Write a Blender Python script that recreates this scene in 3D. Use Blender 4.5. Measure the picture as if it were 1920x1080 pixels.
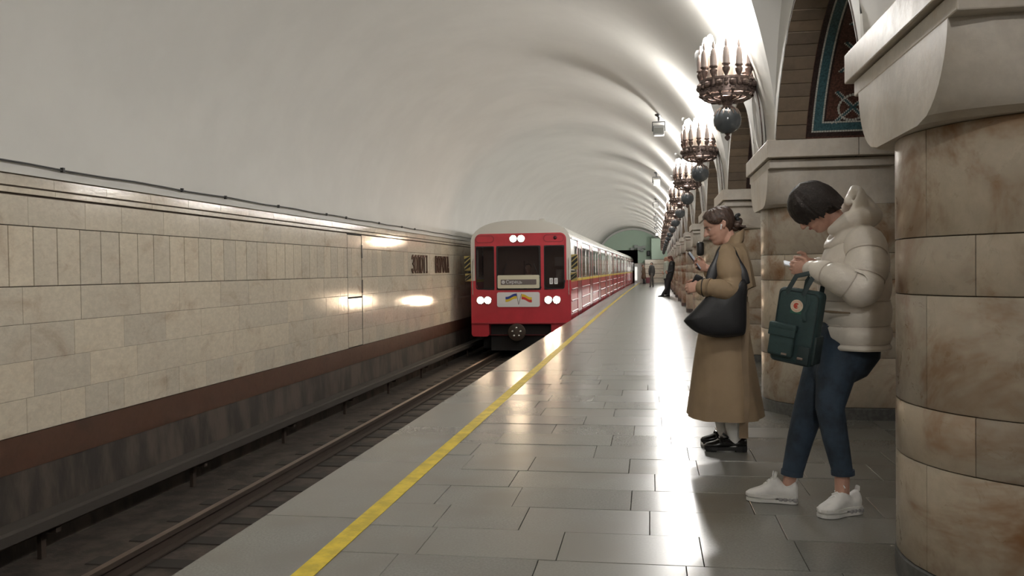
import bpy, bmesh, math, random
from mathutils import Vector, Matrix
from math import sin, cos, pi, sqrt, radians
random.seed(7)
for o in list(bpy.data.objects): bpy.data.objects.remove(o)
SC = bpy.context.scene
COL = SC.collection
# ------------------------------------------------------------------ camera, world, exposure
CAMZ = 1.24
CM = ((0.9872775706836262, 0.008581524934968308, 0.1587745441020943),
      (0.1585530392130011, 0.02220976424773556, -0.9871006332326916),
      (-0.011997173890458557, 0.9997165017152866, 0.020566575232439044))
cam = bpy.data.objects.new('camera', bpy.data.cameras.new('camera'))
COL.objects.link(cam)
M4 = Matrix(CM).to_4x4(); M4.translation = (0, 0, CAMZ)
cam.matrix_world = M4
cam.data.sensor_width = 36; cam.data.lens = 30; cam.data.clip_end = 300; cam.data.clip_start = .05
SC.camera = cam
W = bpy.data.worlds.new('world'); SC.world = W; W.use_nodes = True
W.node_tree.nodes['Background'].inputs[0].default_value = (.6, .62, .65, 1)
W.node_tree.nodes['Background'].inputs[1].default_value = .05
SC.view_settings.view_transform = 'Standard'; SC.view_settings.look = 'None'
SC.view_settings.exposure = 0.0; SC.view_settings.gamma = 1.0
SC.view_settings.use_curve_mapping = False
LAMP_W = 138.0
HALL_W = 48.0
LAMP_COL = (1, .975, .945)
HEAD_W = 19.0
def at(px, py, Y):
    """point of the world seen at photo pixel (px,py) on the plane y = Y (measuring aid)"""
    d = Matrix(CM) @ Vector(((px-960)/1600, (540-py)/1600, -1))
    return d*(Y/d.y) + Vector((0, 0, CAMZ))
RB = 5000.
def BX(y): return y*y/(2*RB) if y > 0 else 0.
def B(x, y, z): return Vector((x+BX(y), y, z))
# ------------------------------------------------------------------ helpers
ORG = {}
def tag(o, label, cat, group=None):
    o['label'] = label; o['category'] = cat
    if group: o['group'] = group
    return o
def thing(name, label, cat, loc=(0, 0, 0), rz=0, group=None, local=False):
    o = bpy.data.objects.new(name, None); COL.objects.link(o)
    o.location = loc; o.rotation_euler = (0, 0, rz); o.empty_display_size = .1
    ORG[o.name] = Vector((0, 0, 0)) if local else Vector(loc)
    return tag(o, label, cat, group)
class MB:
    def __init__(s): s.v = []; s.f = []
    def add(s, vs, fs):
        k = len(s.v); s.v += [Vector(v) for v in vs]; s.f += [[i+k for i in f] for f in fs]; return s
    def box(s, c, d, m=None):
        cx, cy, cz = c; x, y, z = d[0]/2, d[1]/2, d[2]/2
        vs = [Vector((sx*x, sy*y, sz*z)) for sz in (-1, 1) for sy in (-1, 1) for sx in (-1, 1)]
        if m: vs = [m @ v for v in vs]
        return s.add([v+Vector(c) for v in vs], [(0, 2, 3, 1), (4, 5, 7, 6), (0, 1, 5, 4), (2, 6, 7, 3), (0, 4, 6, 2), (1, 3, 7, 5)])
    def bb(s, a, b):  # box by corners
        return s.box([(a[i]+b[i])/2 for i in range(3)], [abs(b[i]-a[i]) for i in range(3)])
    def bevbox(s, c, d, bev, seg=2, m=None):
        bm = bmesh.new(); bmesh.ops.create_cube(bm, size=1)
        for v in bm.verts: v.co = Vector((v.co.x*d[0], v.co.y*d[1], v.co.z*d[2]))
        bmesh.ops.bevel(bm, geom=bm.edges[:], offset=bev, segments=seg, affect='EDGES', profile=.5)
        bm.verts.index_update()
        vs = [(m @ v.co if m else v.co)+Vector(c) for v in bm.verts]
        s.add(vs, [[v.index for v in f.verts] for f in bm.faces]); bm.free(); return s
    def loft(s, rings, cap=True, closed=True):
        n = len(rings[0]); k = len(s.v)
        for r in rings: s.v += [Vector(p) for p in r]
        for i in range(len(rings)-1):
            for j in range(n if closed else n-1):
                a = k+i*n+j; b = k+i*n+(j+1) % n
                s.f.append([a, b, b+n, a+n])
        if cap:
            s.f.append([k+j for j in range(n)][::-1]); e = k+(len(rings)-1)*n
            s.f.append([e+j for j in range(n)])
        return s
    def tube(s, pts, rad, n=10, ref=None, cap='round'):
        pts = [Vector(p) for p in pts]
        if not isinstance(rad, (list, tuple)): rad = [rad]*len(pts)
        rad = [(r if isinstance(r, tuple) else (r, r)) for r in rad]
        T = []
        for i in range(len(pts)):
            a = pts[max(0, i-1)]; b = pts[min(len(pts)-1, i+1)]
            t = (b-a); T.append(t.normalized() if t.length > 1e-9 else Vector((0, 0, 1)))
        ref = Vector(ref) if ref else (Vector((0, 1, 0)) if abs(T[0].y) < .9 else Vector((1, 0, 0)))
        rings = []; u = ref
        def ring(p, t, u, r):
            w = t.cross(u).normalized(); u2 = w.cross(t).normalized()
            return [p+w*(r[0]*cos(2*pi*j/n))+u2*(r[1]*sin(2*pi*j/n)) for j in range(n)], u2
        out = []
        for i, p in enumerate(pts):
            r, u = ring(p, T[i], u, rad[i]); out.append((p, T[i], u, rad[i], r))
        rings = [o[4] for o in out]
        if cap == 'round':
            p, t, u0, r, _ = out[0]; m = min(r)
            pre = [ring(p-t*m*k, t, u0, (r[0]*q, r[1]*q))[0] for k, q in ((.95, .25), (.72, .68), (.4, .9))]
            p, t, u1, r, _ = out[-1]; m = min(r)
            post = [ring(p+t*m*k, t, u1, (r[0]*q, r[1]*q))[0] for k, q in ((.4, .9), (.72, .68), (.95, .25))]
            rings = pre+rings+post
        return s.loft(rings, cap=cap is not None)
    def lathe(s, prof, c=(0, 0, 0), n=12, axis=None):
        c = Vector(c); rings = []
        for r, z in prof:
            r = max(r, 1e-4)
            rings.append([c+Vector((r*cos(2*pi*j/n), r*sin(2*pi*j/n), z)) for j in range(n)])
        return s.loft(rings)
    def ball(s, c, r, n=12, m=None, mm=8):
        r = r if isinstance(r, (tuple, list)) else (r, r, r); c = Vector(c); rings = []
        for i in range(mm+1):
            a = pi*(i+.02)/(mm+.04)-pi/2
            ring = []
            for j in range(n):
                v = Vector((r[0]*cos(a)*cos(2*pi*j/n), r[1]*cos(a)*sin(2*pi*j/n), r[2]*sin(a)))
                ring.append(c+(m @ v if m else v))
            rings.append(ring)
        return s.loft(rings)
    def prism(s, poly, d0, d1, f):  # polygon in 2D extruded; f(a,b,d)->point
        n = len(poly); vs = [f(a, b, d0) for a, b in poly]+[f(a, b, d1) for a, b in poly]
        fs = [list(range(n))[::-1], list(range(n, 2*n))]+[[i, (i+1) % n, n+(i+1) % n, n+i] for i in range(n)]
        return s.add(vs, fs)
    def mesh(s, name, mat, smooth=False, off=None, ang=35):
        me = bpy.data.meshes.new(name)
        off = off or Vector((0, 0, 0))
        me.from_pydata([v-off for v in s.v], [], s.f); me.update()
        bm = bmesh.new(); bm.from_mesh(me); bmesh.ops.recalc_face_normals(bm, faces=bm.faces[:]); bm.to_mesh(me); bm.free()
        if mat: me.materials.append(mat)
        if smooth:
            me.shade_smooth()
            if ang: me.set_sharp_from_angle(angle=radians(ang))
        return me
    def obj(s, name, mat, parent=None, smooth=False, label=None, kind=None, ang=35, local=False, loc=None):
        off = Vector((0, 0, 0))
        if parent is not None and not local: off = ORG.get(parent.name, off)
        if loc is not None: off = Vector(loc)
        me = s.mesh(name, mat, smooth, off, ang)
        return link(name, me, parent, label, kind, off if loc is not None else None)
def link(name, me, parent=None, label=None, kind=None, loc=None):
    o = bpy.data.objects.new(name, me); COL.objects.link(o)
    if parent is not None:
        o.parent = parent; ORG[o.name] = ORG.get(parent.name, Vector((0, 0, 0)))
    else: ORG[o.name] = Vector((0, 0, 0))
    if loc is not None: o.location = loc; ORG[o.name] = Vector(loc)
    if label: o['label'] = label
    if kind: o['kind'] = kind
    return o
def kids(o): return [c for c in bpy.data.objects if c.parent == o]
def tree(o): return (o, [tree(c) for c in kids(o)])
def copy_tree(t, parent=None):
    o, ch = t
    c = o.copy(); COL.objects.link(c); c.parent = parent; ORG[c.name] = Vector((0, 0, 0))
    for x in ch: copy_tree(x, c)
    return c
def remesh(ob, vox, it=4, f=.5):
    m = ob.modifiers.new('r', 'REMESH'); m.mode = 'VOXEL'; m.voxel_size = vox
    if it:
        s = ob.modifiers.new('s', 'SMOOTH'); s.factor = f; s.iterations = it
    dg = bpy.context.evaluated_depsgraph_get()
    me = bpy.data.meshes.new_from_object(ob.evaluated_get(dg))
    ob.modifiers.clear(); ob.data = me; me.shade_smooth()
    return ob
def smin(a, b): return min(a, b)
# ------------------------------------------------------------------ materials
def nt(name):
    m = bpy.data.materials.new(name); m.use_nodes = True
    n = m.node_tree.nodes; return m, n, m.node_tree.links, n['Principled BSDF']
def mix(N, L, fac, a, b, mode='MIX'):
    x = N.new('ShaderNodeMix'); x.data_type = 'RGBA'; x.blend_type = mode
    for i, v in ((0, fac), (6, a), (7, b)):
        if hasattr(v, 'is_linked'): L.new(v, x.inputs[i])
        elif i == 0: x.inputs[0].default_value = v
        else: x.inputs[i].default_value = (*v, 1)
    return x.outputs[2]
def noise(N, L, co, scale, det=4, rough=.6, dist=0):
    t = N.new('ShaderNodeTexNoise'); t.inputs['Scale'].default_value = scale
    t.inputs['Detail'].default_value = det; t.inputs['Roughness'].default_value = rough
    t.inputs['Distortion'].default_value = dist
    if co is not None: L.new(co, t.inputs['Vector'])
    return t.outputs[0]
def ramp(N, L, fac, p0, p1):
    r = N.new('ShaderNodeMapRange'); r.inputs[1].default_value = p0; r.inputs[2].default_value = p1
    r.interpolation_type = 'SMOOTHSTEP'; L.new(fac, r.inputs[0]); return r.outputs[0]
def pos(N, L, sc=(1, 1, 1)):
    g = N.new('ShaderNodeNewGeometry'); m = N.new('ShaderNodeMapping'); m.inputs['Scale'].default_value = sc
    L.new(g.outputs['Position'], m.inputs['Vector']); return m.outputs[0]
def simple(name, col, rough=.5, metal=0, var=0, vs=6, bump=0, bs=40, spec=.5, vscale=(1, 1, 1), coat=0):
    m, N, L, b = nt(name)
    b.inputs['Base Color'].default_value = (*col, 1); b.inputs['Roughness'].default_value = rough
    b.inputs['Metallic'].default_value = metal; b.inputs['Specular IOR Level'].default_value = spec
    b.inputs['Coat Weight'].default_value = coat
    if var or bump: co = pos(N, L, vscale)
    if var:
        f = noise(N, L, co, vs)
        L.new(mix(N, L, ramp(N, L, f, .35, .65), tuple(c*(1-var) for c in col), tuple(min(1, c*(1+var)) for c in col)), b.inputs['Base Color'])
    if bump:
        bn = N.new('ShaderNodeBump'); bn.inputs['Strength'].default_value = bump; bn.inputs['Distance'].default_value = .01
        L.new(noise(N, L, co, bs), bn.inputs['Height']); L.new(bn.outputs[0], b.inputs['Normal'])
    return m
def emis(name, col, s):
    m, N, L, b = nt(name); b.inputs['Base Color'].default_value = (*col, 1)
    b.inputs['Emission Color'].default_value = (*col, 1); b.inputs['Emission Strength'].default_value = s
    return m
def marble(name, base, stain, amt, rough=.25, seed=0, streak=(1, 1, 1), tint=.12, lo=.5, hi=.78):
    m, N, L, b = nt(name)
    co = pos(N, L, streak)
    big = noise(N, L, co, 1.7+seed, 5, .65, .6); fine = noise(N, L, co, 14, 5, .7); vein = noise(N, L, co, 5.5, 6, .75, 1.5)
    c = mix(N, L, ramp(N, L, fine, .3, .75), tuple(x*.9 for x in base), tuple(min(1, x*1.07) for x in base))
    c = mix(N, L, ramp(N, L, vein, .52, .8), c, tuple(.6*x+.4*y for x, y in zip(base, stain)))
    s = N.new('ShaderNodeMath'); s.operation = 'MULTIPLY'; s.inputs[1].default_value = amt
    L.new(ramp(N, L, big, lo, hi), s.inputs[0])
    c = mix(N, L, s.outputs[0], c, stain)
    oi = N.new('ShaderNodeObjectInfo'); r = ramp(N, L, oi.outputs['Random'], -.2, 1.2)
    g = mix(N, L, r, (1-tint,)*3, (1, 1-tint*.15, 1-tint*.4))
    c = mix(N, L, 1.0, c, g, 'MULTIPLY')
    L.new(c, b.inputs['Base Color'])
    rr = N.new('ShaderNodeMapRange'); rr.inputs[3].default_value = rough*.75; rr.inputs[4].default_value = rough*1.6
    L.new(vein, rr.inputs[0]); L.new(rr.outputs[0], b.inputs['Roughness'])
    bn = N.new('ShaderNodeBump'); bn.inputs['Strength'].default_value = .12; bn.inputs['Distance'].default_value = .01
    L.new(fine, bn.inputs['Height']); L.new(bn.outputs[0], b.inputs['Normal'])
    return m
MT = {}
MT['wall_tile'] = marble('wall marble', (.70, .635, .525), (.36, .24, .15), .5, .10, streak=(1, 1, 1.6), tint=.16)
MT['pillar'] = marble('pillar marble', (.49, .43, .345), (.24, .125, .055), 1.0, .25, seed=.4, tint=.22, lo=.44, hi=.68)
MT['slab'] = marble('capital marble', (.57, .52, .45), (.42, .29, .17), .35, .35, seed=.2, tint=.08)
MT['mortar'] = simple('dark mortar', (.085, .062, .045), .9)
MT['red_granite'] = marble('red granite', (.088, .043, .027), (.038, .025, .018), .6, .35, seed=2)
MT['dark_concrete'] = simple('dark concrete', (.048, .036, .027), .8, var=.5, vs=3, bump=.3, vscale=(1, 1, .35))  # dark brown tone varied in vertical streaks
MT['bed'] = simple('track bed concrete', (.046, .035, .027), .8, var=.4, vs=5, bump=.4, bs=30)
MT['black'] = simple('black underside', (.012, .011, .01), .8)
MT['plaster'] = simple('white vault plaster', (.60, .59, .555), .65, var=.03, vs=.9)
MT['plaster2'] = simple('white spandrel plaster', (.64, .63, .60), .65)
def floor_mat():
    m, N, L, b = nt('polished grey granite')
    co = pos(N, L); f = noise(N, L, co, 90, 1, .5); g = noise(N, L, co, 1.8, 2, .5)
    c = mix(N, L, ramp(N, L, f, .3, .7), (.172, .170, .154), (.205, .203, .185))
    c = mix(N, L, ramp(N, L, g, .4, .7), c, (.172, .162, .142))
    oi = N.new('ShaderNodeObjectInfo'); gg = mix(N, L, oi.outputs['Random'], (.92, .92, .92), (1.05, 1.05, 1.03))
    c = mix(N, L, 1.0, c, gg, 'MULTIPLY'); L.new(c, b.inputs['Base Color'])
    rr = N.new('ShaderNodeMapRange'); rr.inputs[3].default_value = .2; rr.inputs[4].default_value = .29
    L.new(oi.outputs['Random'], rr.inputs[0]); L.new(rr.outputs[0], b.inputs['Roughness'])
    b.inputs['Specular IOR Level'].default_value = .6
    return m
MT['floor'] = floor_mat()
MT['yellow'] = simple('worn yellow paint', (.62, .47, .03), .45, var=.18, vs=9, bump=.2, bs=60)
MT['base'] = simple('dark grey granite skirting', (.10, .10, .095), .4, var=.2, vs=30)
MT['iron'] = simple('dark bronze', (.17, .125, .11), .42, .6, var=.35, vs=30)
MT['bronze_light'] = simple('worn bronze rim', (.32, .26, .23), .35, .7)
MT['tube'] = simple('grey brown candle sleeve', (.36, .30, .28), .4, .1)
MT['tube_lit'] = simple('candle sleeve painted as lit', (.75, .66, .58), .5)  # pale tone puts the bulb light on the inner sleeves into the colour
MT['bulb'] = emis('lit bulb', (1, .96, .88), 40)
MT['sphere'] = simple('smoky blue glass globe', (.075, .085, .095), .12, 0, spec=.8)
MT['headlamp'] = emis('lit headlamp', (1, .80, .58), 60)
MT['rail'] = simple('worn steel rail', (.30, .24, .20), .3, .9)
MT['rust'] = simple('rusty steel', (.055, .038, .028), .7, .3)
MT['sleeper'] = simple('oil soaked timber', (.026, .021, .017), .85)
MT['stone'] = marble('grey brown soffit stone', (.25, .195, .145), (.14, .10, .07), .5, .5, seed=3, tint=.3)
MT['mos_dark'] = simple('dark brown mosaic', (.035, .02, .018), .45, var=.4, vs=60)
MT['mos_red'] = simple('red brown mosaic', (.10, .045, .032), .45, var=.45, vs=70)
MT['mos_teal'] = simple('teal mosaic', (.05, .115, .13), .4, var=.35, vs=80)
MT['mos_white'] = simple('white tesserae', (.52, .52, .47), .4, var=.2, vs=90)
MT['black_metal'] = simple('black enamel', (.02, .02, .02), .4)
MT['cable'] = simple('black cable', (.015, .014, .013), .6)
MT['green_wall'] = simple('pale green plaster', (.48, .62, .50), .7)
MT['letter'] = simple('oxidised copper letters', (.09, .045, .03), .5, .3)
# ------------------------------------------------------------------ setting: platform, track bed
Y0, Y1 = -10., 78.
PIT, P0 = 4.25, 3.55
PY = [P0+PIT*k for k in range(-3, 17)]                     # pillar centres (three behind the camera)
def strip(mb, prof, y0, y1, n=40, closed=False):            # extrude an (x,z) profile along the gently bending track
    ys = [y0+(y1-y0)*i/n for i in range(n+1)]
    rings = [[B(x, y, z) for x, z in prof] for y in ys]
    return mb.loft(rings, cap=closed, closed=closed)
XE, XY0, XY1 = -1.955, -1.46, -1.365
fl = MB()
strip(fl, [(XE+.03, -.022), (9, -.022), (9, -.2), (XE+.03, -.2)], Y0, 10.4, 30, True)
floor = fl.obj('floor', MT['mortar'], kind='structure')
floor['label'] = 'grey polished granite platform floor'
f2 = MB(); strip(f2, [(XE+.03, -.004), (9, -.004), (9, -.2), (XE+.03, -.2)], 10.36, Y1, 60, True)
f2.obj('distant_paving', MT['floor'], floor)
f3 = MB(); strip(f3, [(XE, 0), (9, 0), (9, -.2), (XE, -.2)], Y0, 1.6, 10, True)
f3.obj('paving_behind', MT['floor'], floor)
rt = random.Random(3)
def slab_tile(x0, x1, y0, y1, name='floor_tile'):
    dz = rt.uniform(-.0012, .0012); g = .0014; t = MB()
    a = [B(x0+g, y0+g, dz), B(x1-g, y0+g, dz+rt.uniform(-.0006, .0006)), B(x1-g, y1-g, dz), B(x0+g, y1-g, dz)]
    b = [p-Vector((0, 0, .03)) for p in a]
    c = [p+Vector(((.0015 if i in (0, 3) else -.0015), (.0015 if i < 2 else -.0015), -.0006)) for i, p in enumerate(a)]
    for i in range(4): a[i] = a[i]-Vector((0, 0, .002)); c[i].z += .0006
    t.add(b+a+c, [(0, 1, 5, 4), (1, 2, 6, 5), (2, 3, 7, 6), (3, 0, 4, 7), (4, 5, 9, 8), (5, 6, 10, 9), (6, 7, 11, 10), (7, 4, 8, 11), (8, 9, 10, 11)])
    t.obj(name, MT['floor'], floor)
y = 1.6; row = 0
while y < 10.35:                                            # inner field
    x = XY1-rt.uniform(0, .5); 
    while x < (3.4 if y > 4 else 2.2):
        w = rt.choice((.42, .62, .62, .83)); slab_tile(max(x, XY1+.004 if False else XY0+.0), min(x+w, 3.6), y, y+.40); x += w
        if x < XY0: x = XY0
    y += .40
y = 1.6
while y < 10.35:                                            # edge slabs outside the yellow line
    slab_tile(XE, XY0, y, min(y+1.25, 10.38), 'edge_slab'); y += 1.25
ft = MB()
def far_tile(x0, x1, y0, y1):
    dz = rt.uniform(-.001, .001); g = .0016
    a = [B(x0+g, y0+g, dz), B(x1-g, y0+g, dz), B(x1-g, y1-g, dz), B(x0+g, y1-g, dz)]; b_ = [p-Vector((0, 0, .03)) for p in a]
    ft.add(b_+a, [(0, 1, 5, 4), (1, 2, 6, 5), (2, 3, 7, 6), (3, 0, 4, 7), (4, 5, 6, 7)])
y = 10.4
while y < Y1-.4:
    x = XY0
    far_tile(XE, XY0, y, y+.4)
    while x < 3.2:
        w = rt.choice((.42, .62, .62, .83)); far_tile(x, x+w, y, y+.4); x += w
    y += .4
ft.obj('distant_tiles', MT['floor'], floor, kind='stuff')
yl = MB(); strip(yl, [(XY0, .0035), (XY1, .0035), (XY1, .0005), (XY0, .0005)], -2, 77.5, 60, True)
tag(yl.obj('safety_line', MT['yellow']), 'worn yellow safety line painted along the platform edge', 'line')
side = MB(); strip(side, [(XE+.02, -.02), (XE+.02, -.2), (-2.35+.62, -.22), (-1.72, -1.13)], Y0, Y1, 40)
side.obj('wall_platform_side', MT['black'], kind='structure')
bed = MB(); strip(bed, [(-5.4, -1.13), (-1.6, -1.13), (-1.6, -1.4), (-5.4, -1.4)], Y0, 130, 60, True)
bed.obj('track_bed', MT['bed'], kind='structure')
XL, XR = -4.115, -2.595; RZ = -.967
for x, lb in ((XL, 'worn steel running rail nearer the tiled wall'), (XR, 'running rail below the platform edge, mostly hidden by it')):
    r = MB(); strip(r, [(x-.037, RZ), (x+.037, RZ), (x+.037, RZ-.04), (x+.01, RZ-.055), (x+.01, RZ-.125), (x+.07, RZ-.135), (x+.07, RZ-.15), (x-.07, RZ-.15), (x-.07, RZ-.135), (x-.01, RZ-.125), (x-.01, RZ-.055), (x-.037, RZ-.04)], Y0, 120, 60, True)
    o = r.obj('rail', MT['rust']); tag(o, lb, 'rail')
    t = MB(); strip(t, [(x-.03, RZ+.001), (x+.03, RZ+.001), (x+.03, RZ-.003), (x-.03, RZ-.003)], Y0, 120, 60, True)
    t.obj('railhead', MT['rail'], o, label='polished running surface')
sl = MB(); sl.bevbox((0, 0, 0), (2.5, .22, .14), .015, 1); slm = sl.mesh('sleeper', MT['sleeper'])
for k in range(40):
    y = 2.2+k*.6; o = link('sleeper', slm, loc=B(-3.355, y, -1.19))
    tag(o, 'dark oil soaked sleeper under the rails', 'sleeper', 'sleepers in the track bed')
cr = thing('contact_rail', 'dark covered contact rail running low along the tiled wall', 'rail', (-4.95, 6, -1.13))
m = MB(); strip(m, [(-5.03, -.72), (-4.86, -.72), (-4.84, -.74), (-4.84, -.82), (-4.86, -.82), (-4.88, -.75), (-5.01, -.75), (-5.05, -.82), (-5.05, -.74)], Y0, 78, 60, True); m.obj('cover', simple('grimy cover boards', (.035, .028, .022), .85), cr)
m = MB(); strip(m, [(-4.98, -.78), (-4.91, -.78), (-4.91, -.86), (-4.98, -.86)], Y0, 78, 60, True); m.obj('conductor', MT['rust'], cr)
bk = MB(); bk.bb((-5.08, -.03, -1.13), (-5.04, .03, -.74)); bk.bb((-5.08, -.03, -.90), (-4.9, .03, -.86)); bkm = bk.mesh('bracket', MT['rust'])
for k in range(9):
    o = link('bracket', bkm, cr); o.location = B(0, 4+k*2.4, 0)-Vector((-4.95, 6, -1.13))
# ------------------------------------------------------------------ left wall
WX = -5.25
wl = MB(); strip(wl, [(WX-.02, 2.3), (WX-.02, -1.13), (WX-.2, -1.13), (WX-.2, 2.3)], Y0, Y1, 60, True)
wall = wl.obj('wall_left', MT['mortar'], kind='structure')
wall['label'] = 'cream marble clad track wall'
DY0, DY1 = 14.35, 15.1                                      # service door
rw = random.Random(11)
def wtile(y0, y1, z0, z1, mat='wall_tile', par=wall, px=0., g=.004, name='tile', d=.03):
    t = MB(); x = WX+px+rw.uniform(0, .0025); g2 = .0035
    o = [(y0+g, z0+g), (y1-g, z0+g), (y1-g, z1-g), (y0+g, z1-g)]
    i = [(o[0][0]+g2, o[0][1]+g2), (o[1][0]-g2, o[1][1]+g2), (o[2][0]-g2, o[2][1]-g2), (o[3][0]+g2, o[3][1]-g2)]
    vs = [B(x-d, a, b) for a, b in o]+[B(x-.0025, a, b) for a, b in o]+[B(x, a, b) for a, b in i]
    t.add(vs, [(0, 1, 5, 4), (1, 2, 6, 5), (2, 3, 7, 6), (3, 0, 4, 7), (4, 5, 9, 8), (5, 6, 10, 9), (6, 7, 11, 10), (7, 4, 8, 11), (8, 9, 10, 11)])
    return t.obj(name, MT[mat], par)
ROWS = [(-.10, .20, .34, .001), (.20, .515, .75, .0008), (.515, .83, .75, .0008), (.83, 1.15, .75, .002), (1.15, 1.67, .30, .0055), (1.67, 1.924, .75, .0015)]
TY0, TY1 = 5.6, 24.5
for ri, (z0, z1, w, g) in enumerate(ROWS):
    y = TY0+rw.uniform(0, .3)
    while y < TY1:
        ww = w*rw.choice((.75, 1, 1, 1.25)) if w != .30 else w*rw.choice((.97, 1, 1.03))
        y1 = y+ww
        a, b = y, y1
        if a < DY0 < b or DY0 <= a < DY1:
            if a < DY0-.08: wtile(a, DY0-.012, z0, z1, g=g)
            y = DY1+.012; continue
        wtile(a, b, z0, z1, g=g); y = y1
# frieze bands (cornice) as long stones
for z0, z1, px, w in ((1.94, 1.989, .012, 1.5), (2.003, 2.108, 0., .75), (2.121, 2.16, .02, 1.5)):
    y = TY0-.2
    while y < TY1: wtile(y, y+w, z0, z1, px=px, g=.001 if px == 0 else .0012, name='cornice_stone', d=.05); y += w
rest = MB()
for z0, z1, *_ in ROWS+[(1.935, 1.995), (2., 2.115), (2.12, 2.16)]:
    for a, b in ((Y0, TY0-.25), (TY1+.05, Y1)):
        y = a
        while y < b:
            y2 = min(b, y+.75)
            vs = [B(WX-.02, y, z0+.003), B(WX-.02, y2-.004, z0+.003), B(WX-.02, y2-.004, z1-.003), B(WX-.02, y, z1-.003)]
            vs += [v+Vector((.016, 0, 0)) for v in vs]
            rest.add(vs, [(4, 5, 6, 7), (0, 1, 5, 4), (1, 2, 6, 5), (2, 3, 7, 6), (3, 0, 4, 7)]); y = y2
rest.obj('distant_tiles', MT['wall_tile'], wall, kind='stuff')
rg = MB(); strip(rg, [(WX-.02, -.104), (WX+.004, -.104), (WX+.004, -.40), (WX-.02, -.40)], Y0, Y1, 60, True)
rg.obj('trim_1', MT['red_granite'], kind='structure')['label'] = 'dark red granite band below the marble'
so = MB(); strip(so, [(WX-.02, -.402), (WX-.004, -.402), (WX+.02, -1.13), (WX-.02, -1.13)], Y0, Y1, 60, True)
so.obj('trim_2', MT['dark_concrete'], kind='structure')['label'] = 'dark plinth of the track wall'
ca = MB(); ca.tube([B(WX+.075, 4+.5*i, 2.185+.006*sin(i*1.7)) for i in range(45)], .008, 6)
o = ca.obj('cable', MT['cable']); tag(o, 'thin black cable clipped along the top of the track wall', 'cable')
cl = MB(); cl.box((0, 0, .006), (.03, .025, .04)); clm = cl.mesh('clip', MT['cable'])
for k in range(10):
    c = link('clip', clm, o); c.location = B(WX+.072, 5.7+1.45*k+.3*sin(k*4), 2.18)
# service door flush in the wall
door = MB(); strip(door, [(WX-.019, 1.95), (WX-.005, 1.95), (WX-.005, -.1), (WX-.019, -.1)], DY0-.012, DY1+.012, 2, True)
door = door.obj('door_1', MT['black'], kind='structure'); door['label'] = 'tile clad service door with dark gaps in the track wall'
for z0, z1 in ((-.09, .20), (.20, .515), (.53, .775), (.83, 1.15), (1.15, 1.64), (1.67, 1.91)):
    z0, z1 = {.53: (.515, .775), .83: (.80, 1.15), 1.15: (1.15, 1.67), 1.67: (1.67, 1.905)}.get(z0, (z0, z1))
    ys = [DY0+.012, DY1-.02] if not 1 < z0 < 1.5 else [DY0+.012, DY0+.22, DY0+.48, DY1-.02]
    for a, b in zip(ys, ys[1:]): wtile(a, b, z0, z1, par=door, g=.0015, px=-.002)
hg = MB(); hg.bb((WX-.004, -.022, -.12), (WX+.012, .022, .12)); hgm = hg.mesh('hinge', MT['black_metal'])
for z in (.98, 1.62):
    h = link('hinge', hgm, door); h.location = B(0, DY1, z)
# wall behind the camera and hall side
wb = MB(); wb.bb((-5.5, Y0-.2, -1.4), (9, Y0, 6)); wb.obj('wall_back', MT['plaster2'], kind='structure')
wh = MB(); wh.bb((9, Y0, -.1), (9.2, Y1, 5)); wh.obj('wall_hall', MT['slab'], kind='structure')
# ------------------------------------------------------------------ vault with a lunette over every passage
VX, VZ, VA, VB = -2.1, 2.2, 3.115, 2.72
AX = .995                                                   # arcade wall plane
LW, LH, LB = 1.41, 1.42, 2.25
def vx(z): return VX+VA*sqrt(max(0, 1-((z-VZ)/VB)**2))
def lun(dy): return LB+LH*sqrt(max(0, 1-(dy/LW)**2))
AR, AC, AHW = 1.5, 2.25-.63, 1.36
def arch(dy): return AC+sqrt(max(0, AR*AR-dy*dy)) if abs(dy) < AHW else 2.25
cols = []
BAYS = [p+PIT/2 for p in PY[:-1]]
for i, p in enumerate(PY):
    for d in (-.62, -.3, 0, .3, .62): cols.append((p+d, None))
    if i < len(PY)-1:
        yc = p+PIT/2
        for k in range(25): cols.append((yc-LW*cos(pi*k/24), yc))
cols = [(Y0, None)]+[c for c in cols if c[0] > Y0]+[(Y1, None)]
va = MB(); rings = []
E0 = pi+math.asin((VZ-2.1)/VB); EM = math.asin((LB+LH+.12-VZ)/VB)
for y, yc in cols:
    z1 = lun(y-yc) if yc else LB
    e1 = math.asin(max(-1, min(1, (z1-VZ)/VB)))
    es = [E0+(EM-E0)*j/34 for j in range(35)]+[EM+(e1-EM)*j/12 for j in range(1, 13)]
    rings.append([B(VX+VA*cos(e), y, VZ+VB*sin(e)) for e in es])
va.loft(rings, cap=False, closed=False)
ceil = va.obj('ceiling', MT['plaster'], smooth=True, ang=40, kind='structure'); ceil['label'] = 'white plastered barrel vault over the platform'
lu = MB(); wa = MB()
for p in PY[:-1]:
    yc = p+PIT/2; top = []; bot = []; edge = []
    for k in range(25):
        dy = -LW*cos(pi*k/24); z = lun(dy)
        top.append((dy, z)); 
    lu.loft([[B(vx(z)+(AX-vx(z))*q, yc+dy, z) for q in (0, .33, .66, 1)] for dy, z in top], cap=False, closed=False)
    wa.loft([[B(AX, yc+dy, arch(dy)+(z-arch(dy))*q) for q in (0, .5, 1)] for dy, z in top], cap=False, closed=False)
lu.obj('lunette_vaults', MT['plaster2'], ceil, smooth=True, ang=40)
wc = wa.obj('wall_arcade', MT['plaster2'], smooth=True, ang=40, kind='structure'); wc['label'] = 'white arcade wall pierced by the passage arches'
hc = MB()
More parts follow.
